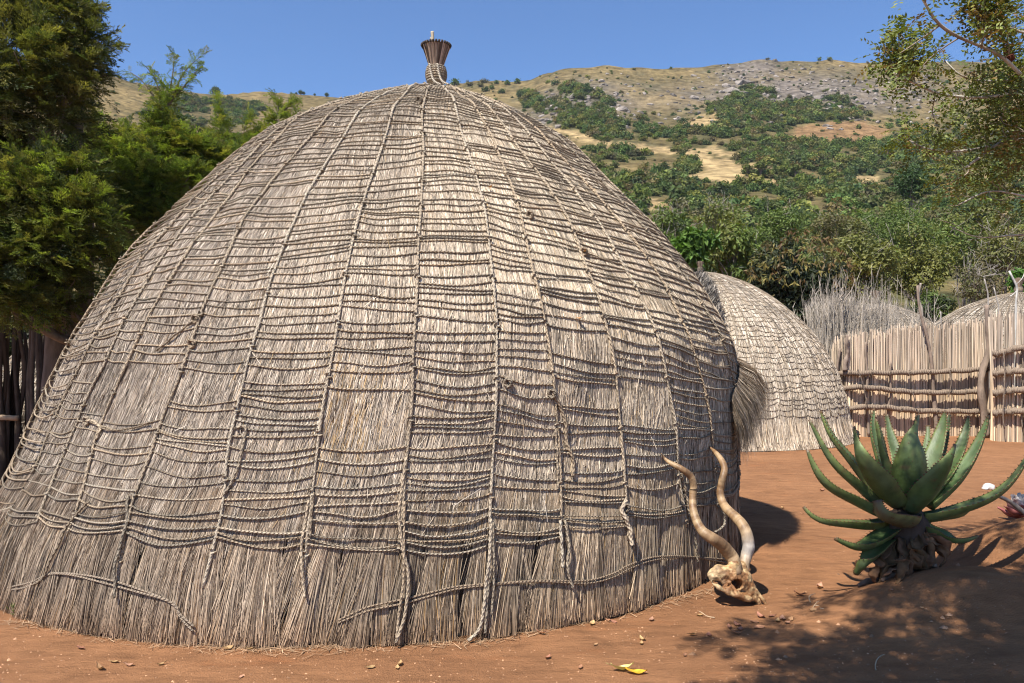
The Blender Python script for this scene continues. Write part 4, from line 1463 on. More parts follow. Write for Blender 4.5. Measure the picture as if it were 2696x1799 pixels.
def evergreen(name, label, trunk, clumps, nsp, size, cols, group, limbs=True, droop=.35, tips=None, dens_shell=.45):
    """clumps: (px, py, radius_px, Y)"""
    base = A_([trunk[0], trunk[1], float(gz(trunk[0], trunk[1]))])
    root = empty(name, base, label, 'tree', group)
    cl = A_([[*P(x, y, Y), r / F * Y] for x, y, r, Y in clumps])
    mb = MB()
    top = cl[np.argmax(cl[:, 2])]
    htop = top[2] - .2
    tr = limb(mb, base - A_([0, 0, .1]), A_([trunk[2] if len(trunk) > 2 else base[0], base[1], htop]), .17, .04, 24, .03, (.16, .12, .09), 10)
    for c in cl:
        j = int(np.clip(np.searchsorted(tr[:, 2], c[2] - c[3] * .8 - .3), 1, 22))
        limb(mb, tr[j], c[:3], .05, .012, 12, .10, (.22, .17, .13), 6)
        for _ in range(6):
            d = rand_unit(1)[0]
            limb(mb, lerp(tr[j], c[:3], rng.uniform(.6, 1)), c[:3] + d * c[3] * .95, .013, .004, 7, .1, (.27, .21, .16), 4)
    mb.build('trunk', M['bark'], root, origin=base)
    w = cl[:, 3] ** 2
    k = rng.choice(len(cl), nsp, p=w / w.sum())
    d = rand_unit(nsp)
    d[:, 2] = np.where(d[:, 2] < -.6, -d[:, 2], d[:, 2])
    f = dens_shell + (1 - dens_shell) * rng.random(nsp)
    f = f * (.75 + .5 * vn(d[:, 0] * 4 + k * 3, d[:, 2] * 4 + d[:, 1] * 3, 9))
    pos = cl[k, :3] + d * (cl[k, 3] * f)[:, None]
    dr = unit(d + A_([0, 0, .25]) + rng.normal(0, .35, (nsp, 3)) - A_([0, 0, 1]) * droop * rng.random((nsp, 1)))
    cols = A_(cols)
    t = cols[rng.integers(0, len(cols), nsp)] * rng.uniform(.7, 1.25, (nsp, 1))
    mb = MB()
    sprays(mb, pos, dr, rng.uniform(.6, 1.25, nsp) * size, t)
    if tips:
        for pts in tips:                       # long sprouts with sprays along them
            p = smooth_path([P(*q) for q in pts], 14)
            mbt = MB()
            tube(mb, p, np.linspace(.014, .004, 14), 5, (.2, .16, .12))
            n = 34
            i = rng.integers(2, 14, n)
            dd = unit(np.gradient(p, axis=0)[i] * 1.2 / np.linalg.norm(np.gradient(p, axis=0)[i], axis=1, keepdims=True) + rng.normal(0, .75, (n, 3)))
            sprays(mb, p[i], dd, rng.uniform(.35, .8, n) * size, cols[rng.integers(0, len(cols), n)] * rng.uniform(.8, 1.3, (n, 1)))
    mb.build('crown', M['spray'], root, smooth=False, origin=base)
    return root


DK = [(.115, .12, .032), (.09, .10, .03), (.15, .15, .038), (.06, .08, .026), (.19, .175, .046)]
BR = [(.19, .24, .04), (.23, .27, .048), (.14, .19, .038), (.26, .25, .052), (.11, .15, .036)]
evergreen('evergreen_tree', 'tallest dark olive evergreen with feathery drooping sprays at the picture edge', (-4.9, 8.6, -4.6),
          [(40, -60, 130, 8.4), (-60, 60, 150, 8.2), (90, 40, 95, 8.3), (150, 70, 70, 8.2), (185, 100, 48, 8.2), (60, 150, 115, 8.0), (150, 190, 70, 8.1), (-20, 250, 130, 7.9), (110, 270, 85, 8.1), (190, 160, 40, 8.3), (225, 110, 24, 8.25), (20, 370, 90, 8.4), (-90, 400, 150, 8.2), (-200, 350, 200, 8.0), (-330, 430, 220, 8.2), (-180, 560, 120, 7.6)],  # far-left clumps lie out of view, added to shade the stake fence
          5600, .21, DK, 'evergreen trees behind the big hut', tips=[[(190, 150, 8.2), (225, 125, 8.2), (262, 105, 8.2)], [(190, 180, 8.2), (225, 175, 8.2), (255, 172, 8.2)], [(160, 60, 8.2), (195, 35, 8.2), (225, 25, 8.2)]])
evergreen('evergreen_tree', 'lower olive evergreen with bushy sprays hanging over the dark stake fence', (-4.5, 8.3, -4.4),
          [(60, 470, 105, 7.7), (-40, 520, 110, 7.6), (140, 430, 75, 7.9), (180, 520, 85, 7.8), (90, 590, 90, 7.6), (-10, 640, 95, 7.5), (200, 610, 52, 7.9), (60, 690, 55, 7.6), (150, 660, 40, 7.8), (30, 720, 30, 7.5), (130, 715, 26, 7.8), (-90, 600, 110, 7.6)],
          3900, .19, DK + BR[:2], 'evergreen trees behind the big hut', droop=.6)
evergreen('evergreen_tree', 'bright green evergreen whose open top sprig stands against the sky', (-4.9, 10.6, -4.6),
          [(375, 285, 18, 10.5), (280, 410, 55, 10.3), (300, 325, 25, 10.4), (460, 355, 28, 10.6), (540, 385, 30, 10.8), (340, 405, 50, 10.3), (230, 430, 60, 10.1), (400, 310, 22, 10.5), (430, 340, 26, 10.5), (490, 400, 36, 10.7), (360, 320, 24, 10.5), (340, 365, 38, 10.4), (400, 360, 34, 10.5), (250, 375, 42, 10.2), (260, 460, 70, 10.0), (360, 445, 60, 10.2), (430, 425, 40, 10.3), (300, 530, 60, 10.0), (380, 510, 40, 10.1), (205, 290, 24, 10.2), (225, 330, 26, 10.2), (392, 215, 10, 10.5), (382, 245, 13, 10.5)],
          4600, .18, BR + DK[:1], 'evergreen trees behind the big hut', droop=.2,
          tips=[[(370, 260, 10.5), (360, 190, 10.5), (335, 152, 10.5)], [(380, 260, 10.5), (395, 180, 10.5), (400, 128, 10.5)], [(390, 240, 10.5), (420, 170, 10.5), (462, 128, 10.5)], [(370, 250, 10.5), (330, 190, 10.5), (298, 165, 10.5)], [(395, 230, 10.5), (430, 190, 10.5), (455, 160, 10.5)]])
evergreen('evergreen_tree', 'sunny yellow green evergreen peeping over the shoulder of the big hut', (-4.6, 11.6, -4.4),
          [(505, 300, 11, 11.4), (503, 335, 20, 11.3), (450, 385, 34, 11.2), (545, 360, 20, 11.3), (515, 395, 38, 11.2), (470, 450, 46, 11.1), (570, 345, 16, 11.4), (640, 275, 10, 11.5), (632, 300, 15, 11.5), (678, 275, 8, 11.5), (600, 325, 14, 11.4)],
          1700, .17, BR, 'evergreen trees behind the big hut', droop=.15,
          tips=[[(505, 280, 11.4), (503, 240, 11.4), (500, 222, 11.4)], [(640, 260, 11.5), (638, 235, 11.5), (630, 217, 11.5)], [(560, 300, 11.4), (572, 270, 11.4), (570, 256, 11.4)], [(650, 262, 11.5), (665, 240, 11.5), (680, 232, 11.5)]])

# ---------------------------------------------------------------- broad pinnate-leaved tree on the right
rt0 = A_([6.3, 6.4, 0.])
rt = empty('pinnate_tree', rt0, 'leafy tree with pale branches reaching into the picture above the aloe', 'tree')
WB = (.40, .37, .31)
mb = MB()
tr = limb(mb, rt0 - A_([0, 0, .1]), (5.6, 5.9, 3.0), .16, .11, 20, .05, (.25, .21, .17), 12)
fork = tr[-1]
mb.build('trunk', M['bark'], rt, origin=rt0)
BRANCH = [  # pale branches seen in the photo
    ([(2480, 300, 5.4), (2350, 178, 5.3), (2290, 125, 5.2), (2200, 85, 5.1), (2150, 50, 5.0), (2112, -12, 4.9)], .019, .010),
    ([(2480, 220, 5.9), (2350, 213, 5.8), (2250, 224, 5.7), (2160, 216, 5.6), (2095, 190, 5.5), (2050, 168, 5.4)], .024, .007),
    ([(2480, 190, 6.6), (2350, 268, 6.2), (2290, 330, 6.1), (2215, 385, 6.0)], .022, .010),
    ([(2500, 350, 6.4), (2350, 320, 6.2), (2280, 335, 6.1), (2190, 348, 6.0), (2130, 342, 5.9), (2090, 325, 5.9)], .020, .006),
    ([(2400, 190, 5.8), (2250, 185, 5.7), (2200, 170, 5.6), (2170, 140, 5.6)], .012, .006),
    ([(2480, 80, 5.6), (2350, 75, 5.5), (2280, 40, 5.5), (2240, -10, 5.4)], .020, .010),
    ([(2095, 190, 5.5), (2080, 165, 5.5), (2063, 140, 5.5)], .006, .003),
    ([(2480, 480, 6.6), (2350, 450, 6.4), (2270, 440, 6.3), (2200, 470, 6.2)], .016, .006),
    ([(2250, 105, 5.2), (2262, 60, 5.2), (2250, 10, 5.2)], .011, .006),
    ([(2300, 185, 5.8), (2310, 230, 5.8), (2290, 290, 5.9)], .010, .005),
    ([(2480, 560, 6.8), (2350, 540, 6.6), (2250, 545, 6.6), (2180, 520, 6.5)], .014, .004),
]
twigs, tdir = [], []
for pts, r0, r1 in BRANCH:
    q = [P(p[0], p[1], p[2] - .3) for p in pts]
    mb = MB()
    if pts[0][0] >= 2400:
        q = [lerp(fork, q[0], .0), lerp(fork, q[0], .5) + A_([0, 0, .15])] + q
    p = smooth_path(q, 60)
    s = np.linspace(0, 1, 60)
    lich = fbm(s * 25, s * 0 + r0 * 500, 14)
    t = lerp(A_([.24, .20, .155]), A_([.47, .45, .39]), np.clip((lich - .3) * 2.6, 0, 1)[:, None])
    tube(mb, p, np.linspace(r0 * 1.0, r1 * .8, 60), 8, t, ridge=(.08, 2, 12.))
    vis = np.arange(16 if len(q) > len(pts) else 8, 60)
    for k in vis[::3]:
        d = unit(np.gradient(p, axis=0)[k] + rng.normal(0, .8 * np.linalg.norm(np.gradient(p, axis=0)[k]), 3) + A_([0, 0, .01]))
        L = rng.uniform(.10, .28)
        tw = limb(mb, p[k], p[k] + d * L, r1 * .55, .0025, 7, .2, (.27, .22, .17), 5)
        if proj(p[k])[1] > 425:
            continue
        for j in (2, 4, 6):
            twigs.append(tw[j])
            tdir.append(unit(tw[-1] - tw[0] + rng.normal(0, .3, 3)))
    mb.build('branch', M['bark'], rt, origin=rt0)


def pinnate(mb, pos, dirs, n_leaf, L=(.10, .19), lf=.036, cols=None, droop=.5):
    for _ in range(1):
        n = len(pos)
        X = unit(dirs)
        X = unit(X - A_([0, 0, 1.]) * droop * rng.random((n, 1)))
        Zn = unit(A_([0, 0, 1.]) + rng.normal(0, .5, (n, 3)))
        Y = unit(np.cross(Zn, X))
        Z = np.cross(X, Y)
        Ls = rng.uniform(*L, n)
        cols = A_(cols)
        base_t = cols[rng.integers(0, len(cols), n)]
        k = 6
        for i in range(k):
            f = (i + .8) / k
            for sgn in (-1, 1):
                keep = rng.random(n) < .86
                c = (pos + X * (Ls * f)[:, None] - A_([0, 0, 1.]) * (Ls * .25 * f * f)[:, None])[keep]
                a = unit(X * .55 + Y * sgn + Z * rng.normal(-.1, .25, (n, 1)))[keep]
                nn = unit(Z + rng.normal(0, .25, (n, 3)))[keep]
                m = keep.sum()
                t = base_t[keep] * rng.uniform(.7, 1.25, (m, 1))
                leaf_quads(mb, c, a, nn, rng.uniform(.8, 1.15, m) * lf, rng.uniform(.42, .55, m) * lf, t)


PC = [(.13, .16, .032), (.17, .20, .042), (.09, .12, .028), (.21, .20, .045), (.20, .13, .045), (.12, .15, .034), (.15, .18, .038), (.08, .10, .026), (.18, .21, .045)]
mb = MB()
tw = A_(twigs)
td = A_(tdir)
rep = 3
pos = np.repeat(tw, rep, 0) + rng.normal(0, .05, (len(tw) * rep, 3))
pinnate(mb, pos, unit(np.repeat(td, rep, 0) + rng.normal(0, .7, (len(pos), 3))), 0, cols=PC)
# denser leaf masses nearer the trunk
MASS = [(2330, 60, 70, 5.6, 200), (2260, 30, 45, 5.5, 70), (2345, 150, 40, 5.8, 70), (2330, 230, 55, 6.0, 110), (2200, 260, 50, 6.0, 90), (2250, 275, 60, 6.2, 150), (2130, 285, 28, 5.9, 40), (2340, 320, 70, 6.4, 230), (2270, 370, 60, 6.2, 200),
        (2330, 420, 65, 6.5, 240), (2200, 400, 48, 6.1, 120), (2060, 300, 26, 5.9, 40), (2100, 340, 36, 5.9, 75), (2260, 440, 48, 6.3, 120), (2160, 430, 28, 6.1, 50), (2340, 500, 45, 6.6, 110), (2190, 480, 26, 6.3, 36), (2400, 250, 120, 6.2, 400), (2420, 60, 110, 5.8, 260), (2400, 440, 90, 6.5, 200), (2190, 210, 26, 5.7, 36)]
for x, y, r, Y, n in MASS:
    n = int(n * (.30 if x < 2390 else .25) * (.6 if 150 < y < 300 and x < 2340 else 1) * (0 if y > 470 else (.6 if y > 410 else 1)))
    d = rand_unit(n)
    c = P(x, y, Y) + d * (rng.random(n) ** .5 * r / F * Y * 1.15)[:, None]
    pinnate(mb, c, unit(d + rng.normal(0, .8, (n, 3))), 0, cols=PC)
mb.build('crown', M['leaf'], rt, smooth=False, origin=rt0)
# out-of-view crown over the yard, clusters placed along the sun for the dappled shade
SUN = unit(A_([-.62 * math.cos(math.radians(57)), -.78 * math.cos(math.radians(57)), math.sin(math.radians(57))]))
mbb, mb = MB(), MB()
SHZ = [(2.5, 5.0, .50, .22, 120), (2.72, 5.05, .36, .24, 150), (2.95, 5.2, .15, .22, 70), (2.52, 4.95, .72, .10, 30)]
SH = [  # (ground x, ground y, radius, leaves): where the shade falls
    (1.75, 4.35, .34, 120), (2.2, 4.25, .42, 190), (2.75, 4.35, .45, 260), (3.25, 4.6, .5, 330), (2.3, 4.75, .30, 80), (3.0, 5.0, .35, 170), (1.55, 4.05, .35, 110), (2.0, 3.9, .4, 150), (2.6, 3.9, .45, 240), (3.5, 4.1, .5, 260), (3.6, 5.3, .35, 130), (1.25, 4.55, .22, 36), (1.5, 4.75, .16, 26), (2.45, 5.05, .3, 60),
    (3.1, 5.5, .4, 70), (2.75, 5.75, .25, 30), (4.0, 6.1, .4, 90), (1.9, 3.6, .35, 100), (.9, 3.75, .2, 24), (1.2, 3.85, .18, 30), (4.2, 4.8, .5, 200), (2.0, 5.15, .16, 22), (2.9, 3.9, .4, 200), (2.3, 3.7, .35, 150), (3.2, 4.15, .4, 200), (1.75, 3.75, .3, 100), (3.9, 5.0, .4, 160)]
hub = A_([1.4, 1.2, 4.9])
limb(mbb, fork, hub, .07, .03, 24, .06, WB, 8, .4)
for x, y, r, n, z_ in [(*q, 0.) for q in SH] + [(a, b, d, e, c) for a, b, c, d, e in SHZ]:
    r = r * .82
    n = int(n * 1.25)
    h = rng.uniform(4.2, 5.0)
    c = A_([x, y, z_]) + SUN * ((h - z_) / SUN[2])
    limb(mbb, hub + rng.normal(0, .15, 3), c, .014, .005, 10, .1, WB, 5)
    d = rand_unit(n) * A_([1, 1, .5])
    pinnate(mb, c + d * (rng.random(n) ** .6 * r)[:, None], unit(d + rng.normal(0, .6, (n, 3))), 0, L=(.12, .2), lf=.05, cols=PC, droop=.2)
for _ in range(40):          # far patch of shade behind the aloe, under the same crown
    x, y = rng.uniform(6.0, 9.0), rng.uniform(9.2, 12.3)
    h = rng.uniform(3.2, 4.2)
    c = A_([x, y, 0]) + SUN * (h / SUN[2])
    if proj(c)[0] < 2360 and proj(c)[1] > 0:
        continue
    n = 60
    d = rand_unit(n) * A_([1, 1, .5])
    pinnate(mb, c + d * (rng.random(n) ** .6 * .4)[:, None], unit(d + rng.normal(0, .6, (n, 3))), 0, L=(.12, .2), lf=.05, cols=PC, droop=.2)
mbb.build('branch', M['bark'], rt, origin=rt0)
mb.build('crown', M['leaf'], rt, smooth=False, origin=rt0)
for i, (x, y) in enumerate(((2310, 112), (2318, 132))):
    mb = MB()
    V, Q = surface_net(lambda p: ell(p, (0, 0, 0), (.028, .024, .032)) + .012 * (vn(p[:, 0] * 90, p[:, 2] * 90, 4) - .5), (-.05, -.05, -.05), (.05, .05, .05), .006)
    mb.add(V + P(x, y, 5.25), Q, (.10, .03, .018))
    mb.build('seed_pod', M['dry'], rt, origin=rt0)

# ---------------------------------------------------------------- trees and shrubs behind the yard
def broad_tree(label, cat, name, cx, cy, rpx, Y, cols, nleaf, leafL, group=None, flat=.85, ncl=26, bare=0, trunk=True, low=None, wid=.42):
    c0 = P(cx, cy, Y)
    R = rpx / F * Y
    base = A_([c0[0], Y, hillz(c0[0], Y)])
    root = empty(name, base, label, cat, group)
    cl = []
    for i in range(ncl):
        d = rand_unit(1)[0]
        d[1] *= .8
        f = rng.uniform(.35, .82)
        cl.append([*(c0 + d * R * f * A_([1, 1, flat])), R * rng.uniform(.20, .38)])
    mb = MB()
    top = c0 - A_([0, 0, R * .2])
    tr = limb(mb, base - A_([0, 0, .15]), top, max(.05, R * .06), R * .025, 14, .05, (.17, .14, .11), 8)
    for c in cl:
        limb(mb, tr[rng.integers(5, 13)], c[:3], R * .018, R * .004, 8, .12, (.2, .165, .135), 5)
        if bare:
            for _ in range(bare):
                limb(mb, c[:3], A_(c[:3]) + rand_unit(1)[0] * c[3] * 1.6 + A_([0, 0, c[3] * .5]), R * .007, R * .003, 6, .15, (.33, .29, .25), 4)
    mb.build('trunk', M['bark'], root, origin=base)
    mb = MB()
    if nleaf:
        clump_crown(mb, cl, nleaf, leafL, leafL * wid, cols)
        mb.build('crown', M['leaf'], root, smooth=False, origin=base)
    return root


# ---------------------------------------------------------------- the hills
RIDGE = A_([(-900, 150), (-300, 140), (100, 140), (235, 165), (300, 186), (370, 198), (430, 210), (480, 215), (530, 215), (600, 208), (660, 213), (720, 218), (790, 224), (860, 222), (930, 205), (1030, 192), (1100, 184), (1150, 184), (1200, 186), (1240, 172), (1280, 159), (1340, 153), (1400, 149), (1440, 153), (1500, 156), (1560, 155), (1640, 149), (1700, 142), (1760, 134), (1800, 140), (1860, 139), (1900, 136), (1950, 140), (2000, 143), (2060, 142), (2100, 139), (2200, 140), (2350, 141), (2700, 150), (3600, 200)], float)
Y0H = 30.0


def ridgeY(px):
    return np.interp(px, [-900, 300, 700, 1000, 1300, 1800, 2500, 3600], [330, 360, 430, 430, 400, 430, 470, 500])


def hillz(x, y):
    x, y = np.asarray(x, float), np.asarray(y, float)
    px = CX + F * x / np.maximum(y, 1)
    yr = ridgeY(px)
    zr = EYE + (HY - np.interp(px, RIDGE[:, 0], RIDGE[:, 1])) / F * yr
    u = np.clip((y - Y0H) / (yr - Y0H), 0, 1)
    g = .42 * u + .58 * u ** 1.9
    # terraces and gullies fade out at the ridge line
    m = np.clip(u * 5, 0, 1) * np.clip((1 - u) * 6, 0, 1)
    z = zr * g + m * (7 * (fbm(x / 55 + 3, y / 45, 51) - .5) + 3.0 * (fbm(x / 17, y / 12, 57, 3) - .5))
    rk = rockmask(px, y, u)
    z = z + rk * 3.2 * np.abs(fbm(x / 7, y / 6 + 9, 61, 4) - .5)
    return np.where(y > yr, zr - .12 * (y - yr), z)


def rockmask(px, y, u):
    a = np.exp(-((px - 1850) / 270) ** 2) * np.exp(-((u - .83) / .09) ** 2)
    b = np.exp(-((px - 1330) / 110) ** 2) * np.exp(-((u - .80) / .10) ** 2)
    c = np.exp(-((px - 1720) / 70) ** 2) * np.exp(-((u - .96) / .04) ** 2)
    return np.clip(a + b + c, 0, 1)


class Hill:
    ncol, nrow = 360, 260
    ratio = np.linspace(-1.25, 1.25, ncol)
    t = np.linspace(0, 1, nrow)
    Y = 26 * (640 / 26) ** t
    YY, RR = np.meshgrid(Y, ratio, indexing='ij')
    XX = RR * YY
    ZZ = hillz(XX, YY)
    ZZ[0] = -1.5
    PX, PY = CX + F * RR, HY - F * (ZZ - EYE) / YY

    @classmethod
    def hit(c, px, py):
        """ground point of the hillside seen at a photo pixel (nearest one)"""
        r = (px - CX) / F
        j = int(np.clip(np.searchsorted(c.ratio, r), 1, c.ncol - 1))
        col = lerp(c.PY[:, j - 1], c.PY[:, j], (r - c.ratio[j - 1]) / (c.ratio[j] - c.ratio[j - 1]))
        k = np.where(col <= py)[0]
        if not len(k) or k[0] == 0:
            return None
        i = k[0]
        f = (col[i - 1] - py) / max(col[i - 1] - col[i], 1e-6)
        Y = lerp(c.Y[i - 1], c.Y[i], f)
        return A_([r * Y, Y, float(hillz(r * Y, Y))])


def inpoly(px, py, poly):
    poly = A_(poly, float)
    x0, y0 = poly[:, 0], poly[:, 1]
    x1, y1 = np.roll(x0, -1), np.roll(y0, -1)
    px, py = np.asarray(px, float)[..., None], np.asarray(py, float)[..., None]
    c = ((y0 > py) != (y1 > py)) & (px < (x1 - x0) * (py - y0) / np.where(y1 == y0, 1e-9, y1 - y0) + x0)
    return c.sum(-1) % 2 == 1


GLADES = [  # open grass between the woods
    [(1560, 345), (1690, 372), (1765, 385), (1700, 402), (1640, 405), (1600, 375)], [(1265, 292), (1400, 322), (1500, 338), (1560, 348), (1560, 356), (1480, 350), (1380, 334), (1265, 304)],
    [(1565, 340), (1640, 338), (1700, 358), (1590, 356)], [(1260, 290), (1300, 300), (1300, 312), (1262, 302)],
    [(1425, 436), (1480, 450), (1540, 470), (1530, 478), (1440, 462)], [(1600, 398), (1680, 402), (1790, 415), (1780, 428), (1600, 418)], [(1950, 402), (2010, 400), (2020, 425), (1960, 430)],
    [(1590, 265), (1640, 262), (1660, 285), (1600, 305), (1575, 292)]]
WOODS = [[(1195, 205), (1240, 195), (1330, 190), (1400, 232), (1400, 285), (1330, 300), (1250, 265), (1205, 240)], [(1610, 240), (1660, 232), (1720, 195), (1770, 210), (1850, 225), (1960, 225), (1992, 262), (1950, 285), (1850, 292), (1760, 318), (1640, 312), (1590, 300)],
         [(1260, 268), (1420, 276), (1590, 305), (1570, 332), (1450, 325), (1320, 305)], [(1400, 345), (1560, 365), (1600, 395), (1460, 420), (1390, 390)], [(330, 245), (420, 225), (560, 222), (600, 245), (560, 285), (430, 300), (340, 290)], [(1850, 300), (2000, 310), (2200, 330), (2200, 395), (1900, 395), (1700, 372), (1760, 330)]]


def wood_density(px, py):
    px, py = np.asarray(px, float), np.asarray(py, float)
    rid = np.interp(px, RIDGE[:, 0], RIDGE[:, 1])
    below = py - rid
    d = np.interp(py, [130, 200, 250, 300, 340, 400, 440, 480, 700], [.02, .06, .12, .30, .42, .58, .75, .95, 1.])
    d = np.where(px < 1150, np.interp(below, [0, 30, 90, 160], [.01, .03, .08, .3]), d)
    qx, qy = px + 50 * (fbm(px / 30, py / 14, 201) - .5), py + 18 * (fbm(px / 34, py / 16, 203) - .5)
    px, py = qx, qy
    for w in WOODS:
        d = np.where(inpoly(px, py, w), np.maximum(d, .95), d)
    for g in GLADES:
        d = np.where(inpoly(px, py, g), .03, d)
    e = ((px - 1930) / 112) ** 2 + ((py - 304) / 24) ** 2
    d = np.where(e < 1, .02, d)
    low = py < 330
    d = np.where(low, np.maximum(d, .10 * (px > 1000)), d)
    d = d * np.clip((fbm(px / 45, py / 22, 71) - .30) * 4.0, .05, 1.25)
    return np.where(below < 3, 0, np.clip(d, 0, 1))


mb = MB()
rid = np.interp(Hill.PX, RIDGE[:, 0], RIDGE[:, 1])
yr = ridgeY(Hill.PX)
u = np.clip((Hill.YY - Y0H) / (yr - Y0H), 0, 1)
rk = rockmask(Hill.PX, Hill.YY, u)
nz = fbm(Hill.XX / 26, Hill.YY / 20, 81)
n2 = fbm(Hill.XX / 8, Hill.YY / 7, 83)
grass = lerp(A_([.110, .085, .038]), A_([.20, .145, .065]), np.clip((nz - .3) * 2.5, 0, 1)[..., None])
grass = lerp(grass, A_([.095, .082, .042]), np.clip((n2 - .52) * 3.5, 0, .8)[..., None])
col = lerp(grass, A_([.155, .13, .115]), np.clip(rk * 1.2 * (.35 + n2), 0, .85)[..., None])
wd = wood_density(Hill.PX, Hill.PY)
col = lerp(col, A_([.062, .064, .024]), (np.clip(wd * 1.3, 0, 1) * .85)[..., None])
e = ((Hill.PX - 1930) / 112) ** 2 + ((Hill.PY - 304) / 24) ** 2
col = np.where((e < 1)[..., None], lerp(A_([.175, .105, .052]), A_([.225, .14, .068]), nz[..., None]), col)
WX, WY = Hill.PX + 50 * (fbm(Hill.PX / 30, Hill.PY / 14, 201) - .5), Hill.PY + 18 * (fbm(Hill.PX / 34, Hill.PY / 16, 203) - .5)
for g in GLADES:
    m = inpoly(WX, WY, g)
    col = np.where(m[..., None], lerp(A_([.25, .175, .085]), A_([.38, .28, .14]), nz[..., None]), col)
mb.add(np.stack([Hill.XX, Hill.YY, Hill.ZZ], -1), grid_faces(Hill.nrow, Hill.ncol), col.reshape(-1, 3))
M['hill'] = tinted('dry_hill_grass', .95, .6, .28, bump=1., bscale=.5, spec=.05, bdist=1.6)
tag(mb.build('hillside', M['hill']), 'steep hill of dry grass, rock and bush rising behind the homestead', None, kind='structure')

# grey rock outcrops
mb = MB()
for _ in range(1700):
    px, py = rng.uniform(1180, 2330), rng.uniform(140, 300)
    g = Hill.hit(px, py)
    if g is None:
        continue
    uu = (g[1] - Y0H) / (ridgeY(px) - Y0H)
    if rng.random() > rockmask(px, g[1], uu) * 1.2 + .05:
        continue
    r = rng.uniform(.4, 1.2) * (2.2 if rng.random() < .06 else 1)
    d = rand_unit(26)
    import itertools
    v = d * A_([r * rng.uniform(.8, 1.8), r, r * rng.uniform(.5, 1.1)]) * rng.uniform(.75, 1.15, (26, 1)) + g
    from mathutils import Vector as _V
    import bmesh
    bm = bmesh.new()
    for q in v:
        bm.verts.new(q)
    bmesh.ops.convex_hull(bm, input=bm.verts)
    bm.verts.index_update()
    vv = A_([x.co[:] for x in bm.verts])
    ff = A_([[x.index for x in f.verts] for f in bm.faces if len(f.verts) == 3])
    bm.free()
    mb.add(vv, ff, A_([.25, .215, .185]) * rng.uniform(.45, 1.3))
tag(mb.build('rock_outcrops', M['rock'], smooth=False), 'grey rock outcrops scattered along the upper hillside', 'rocks', kind='stuff')


# bushes and trees on the hill
HC = [[(.10, .145, .040), (.075, .115, .034), (.12, .16, .044)], [(.16, .175, .048), (.125, .155, .046), (.185, .185, .054)], [(.155, .138, .062), (.18, .16, .075), (.125, .12, .056)], [(.072, .105, .04), (.058, .086, .034), (.092, .12, .046)]]


def bush_mesh(nq, cols, seed, tall=.8, flat=False):
    """unit bush (radius 1) as raw arrays"""
    global rng
    keep = rng
    rng = np.random.default_rng(seed)
    mb = MB()
    cl = []
    for i in range(11):
        d = rand_unit(1)[0]
        d[2] = abs(d[2]) * (.35 if flat else 1)
        f = rng.uniform(.2, .66)
        cl.append([*(d * f * A_([1, 1, tall]) + A_([0, 0, .55 if flat else .3])), rng.uniform(.26, .44) * (.8 if flat else 1)])
    clump_crown(mb, cl, nq, .17 if nq > 500 else .30, .10 if nq > 500 else .20, cols, up=.4, shell=.4)
    rng = keep
    return np.concatenate(mb.v), np.concatenate(mb.f), np.concatenate(mb.t)


mid = [bush_mesh(850, HC[i % 4], 300 + i, rng.uniform(.7, 1.0), False) for i in range(8)]
far = [bush_mesh(190, HC[i % 4], 400 + i, rng.uniform(.65, 1.0), False) for i in range(10)]
flatb = bush_mesh(420, HC[1], 555, .5, True)
cands = []
# random pixels, thinned by the woodland pattern, dropped onto the slope
_px, _py = rng.uniform(-250, 2600, 70000), rng.uniform(135, 640, 70000)
_d = wood_density(_px, _py)
_keep = rng.random(70000) < _d * np.interp(_py, [150, 250, 350, 450, 550, 640], [.85, .75, .48, .30, .16, .07])
for px, py, d in zip(_px[_keep], _py[_keep], _d[_keep]):
    if 800 < px < 1200 and py > 240:
        continue
    if px < 700 and py > 420:
        continue
    g = Hill.hit(px, py)
    if g is None or g[1] < 34:
        continue
    w = rng.uniform(1.0, 2.4) * (1 + .3 * (d > .8))
    if d < .25:
        w *= rng.uniform(.3, .8)
    cands.append((w / g[1] * F, px, py, g, w, d))
cands.sort(key=lambda c: -c[0])
ZONES = [('dense green tree in the wood at the foot of the hill', 'trees in the wood at the foot of the hill'),
         ('olive green bush among the grass of the lower hillside', 'bushes on the lower hillside'),
         ('brownish half bare bush on the lower hillside', 'bushes on the lower hillside'),
         ('dark green bush in the woods on the middle hillside', 'bushes in the woods on the middle hillside')]
meshes = []
for i, (v, f, t) in enumerate(mid):
    mb = MB()
    mb.add(v, f, t)
    o = mb.build('hill_bush', M['bush'], smooth=False)
    meshes.append(o.data)
    bpy.data.objects.remove(o)
NI = 240
for c in cands[:NI]:
    _, px, py, g, w, d = c
    k = int(rng.integers(0, 8))
    o = bpy.data.objects.new('hill_bush', meshes[k])
    C.objects.link(o)
    o.location = g - A_([0, 0, w * .15])
    o.rotation_euler = (0, 0, rng.uniform(0, 6.28))
    o.scale = (w, w, w * rng.uniform(.8, 1.15))
    kind = (['green', 'olive green', 'brownish', 'dark green'][k % 4])
    zone = 'at the foot of the hill' if g[1] < 90 else 'on the lower hillside'
    tag(o, kind + ' round bush in the thicket ' + zone, 'bush', 'bushes of the thicket ' + zone)
mb = MB()
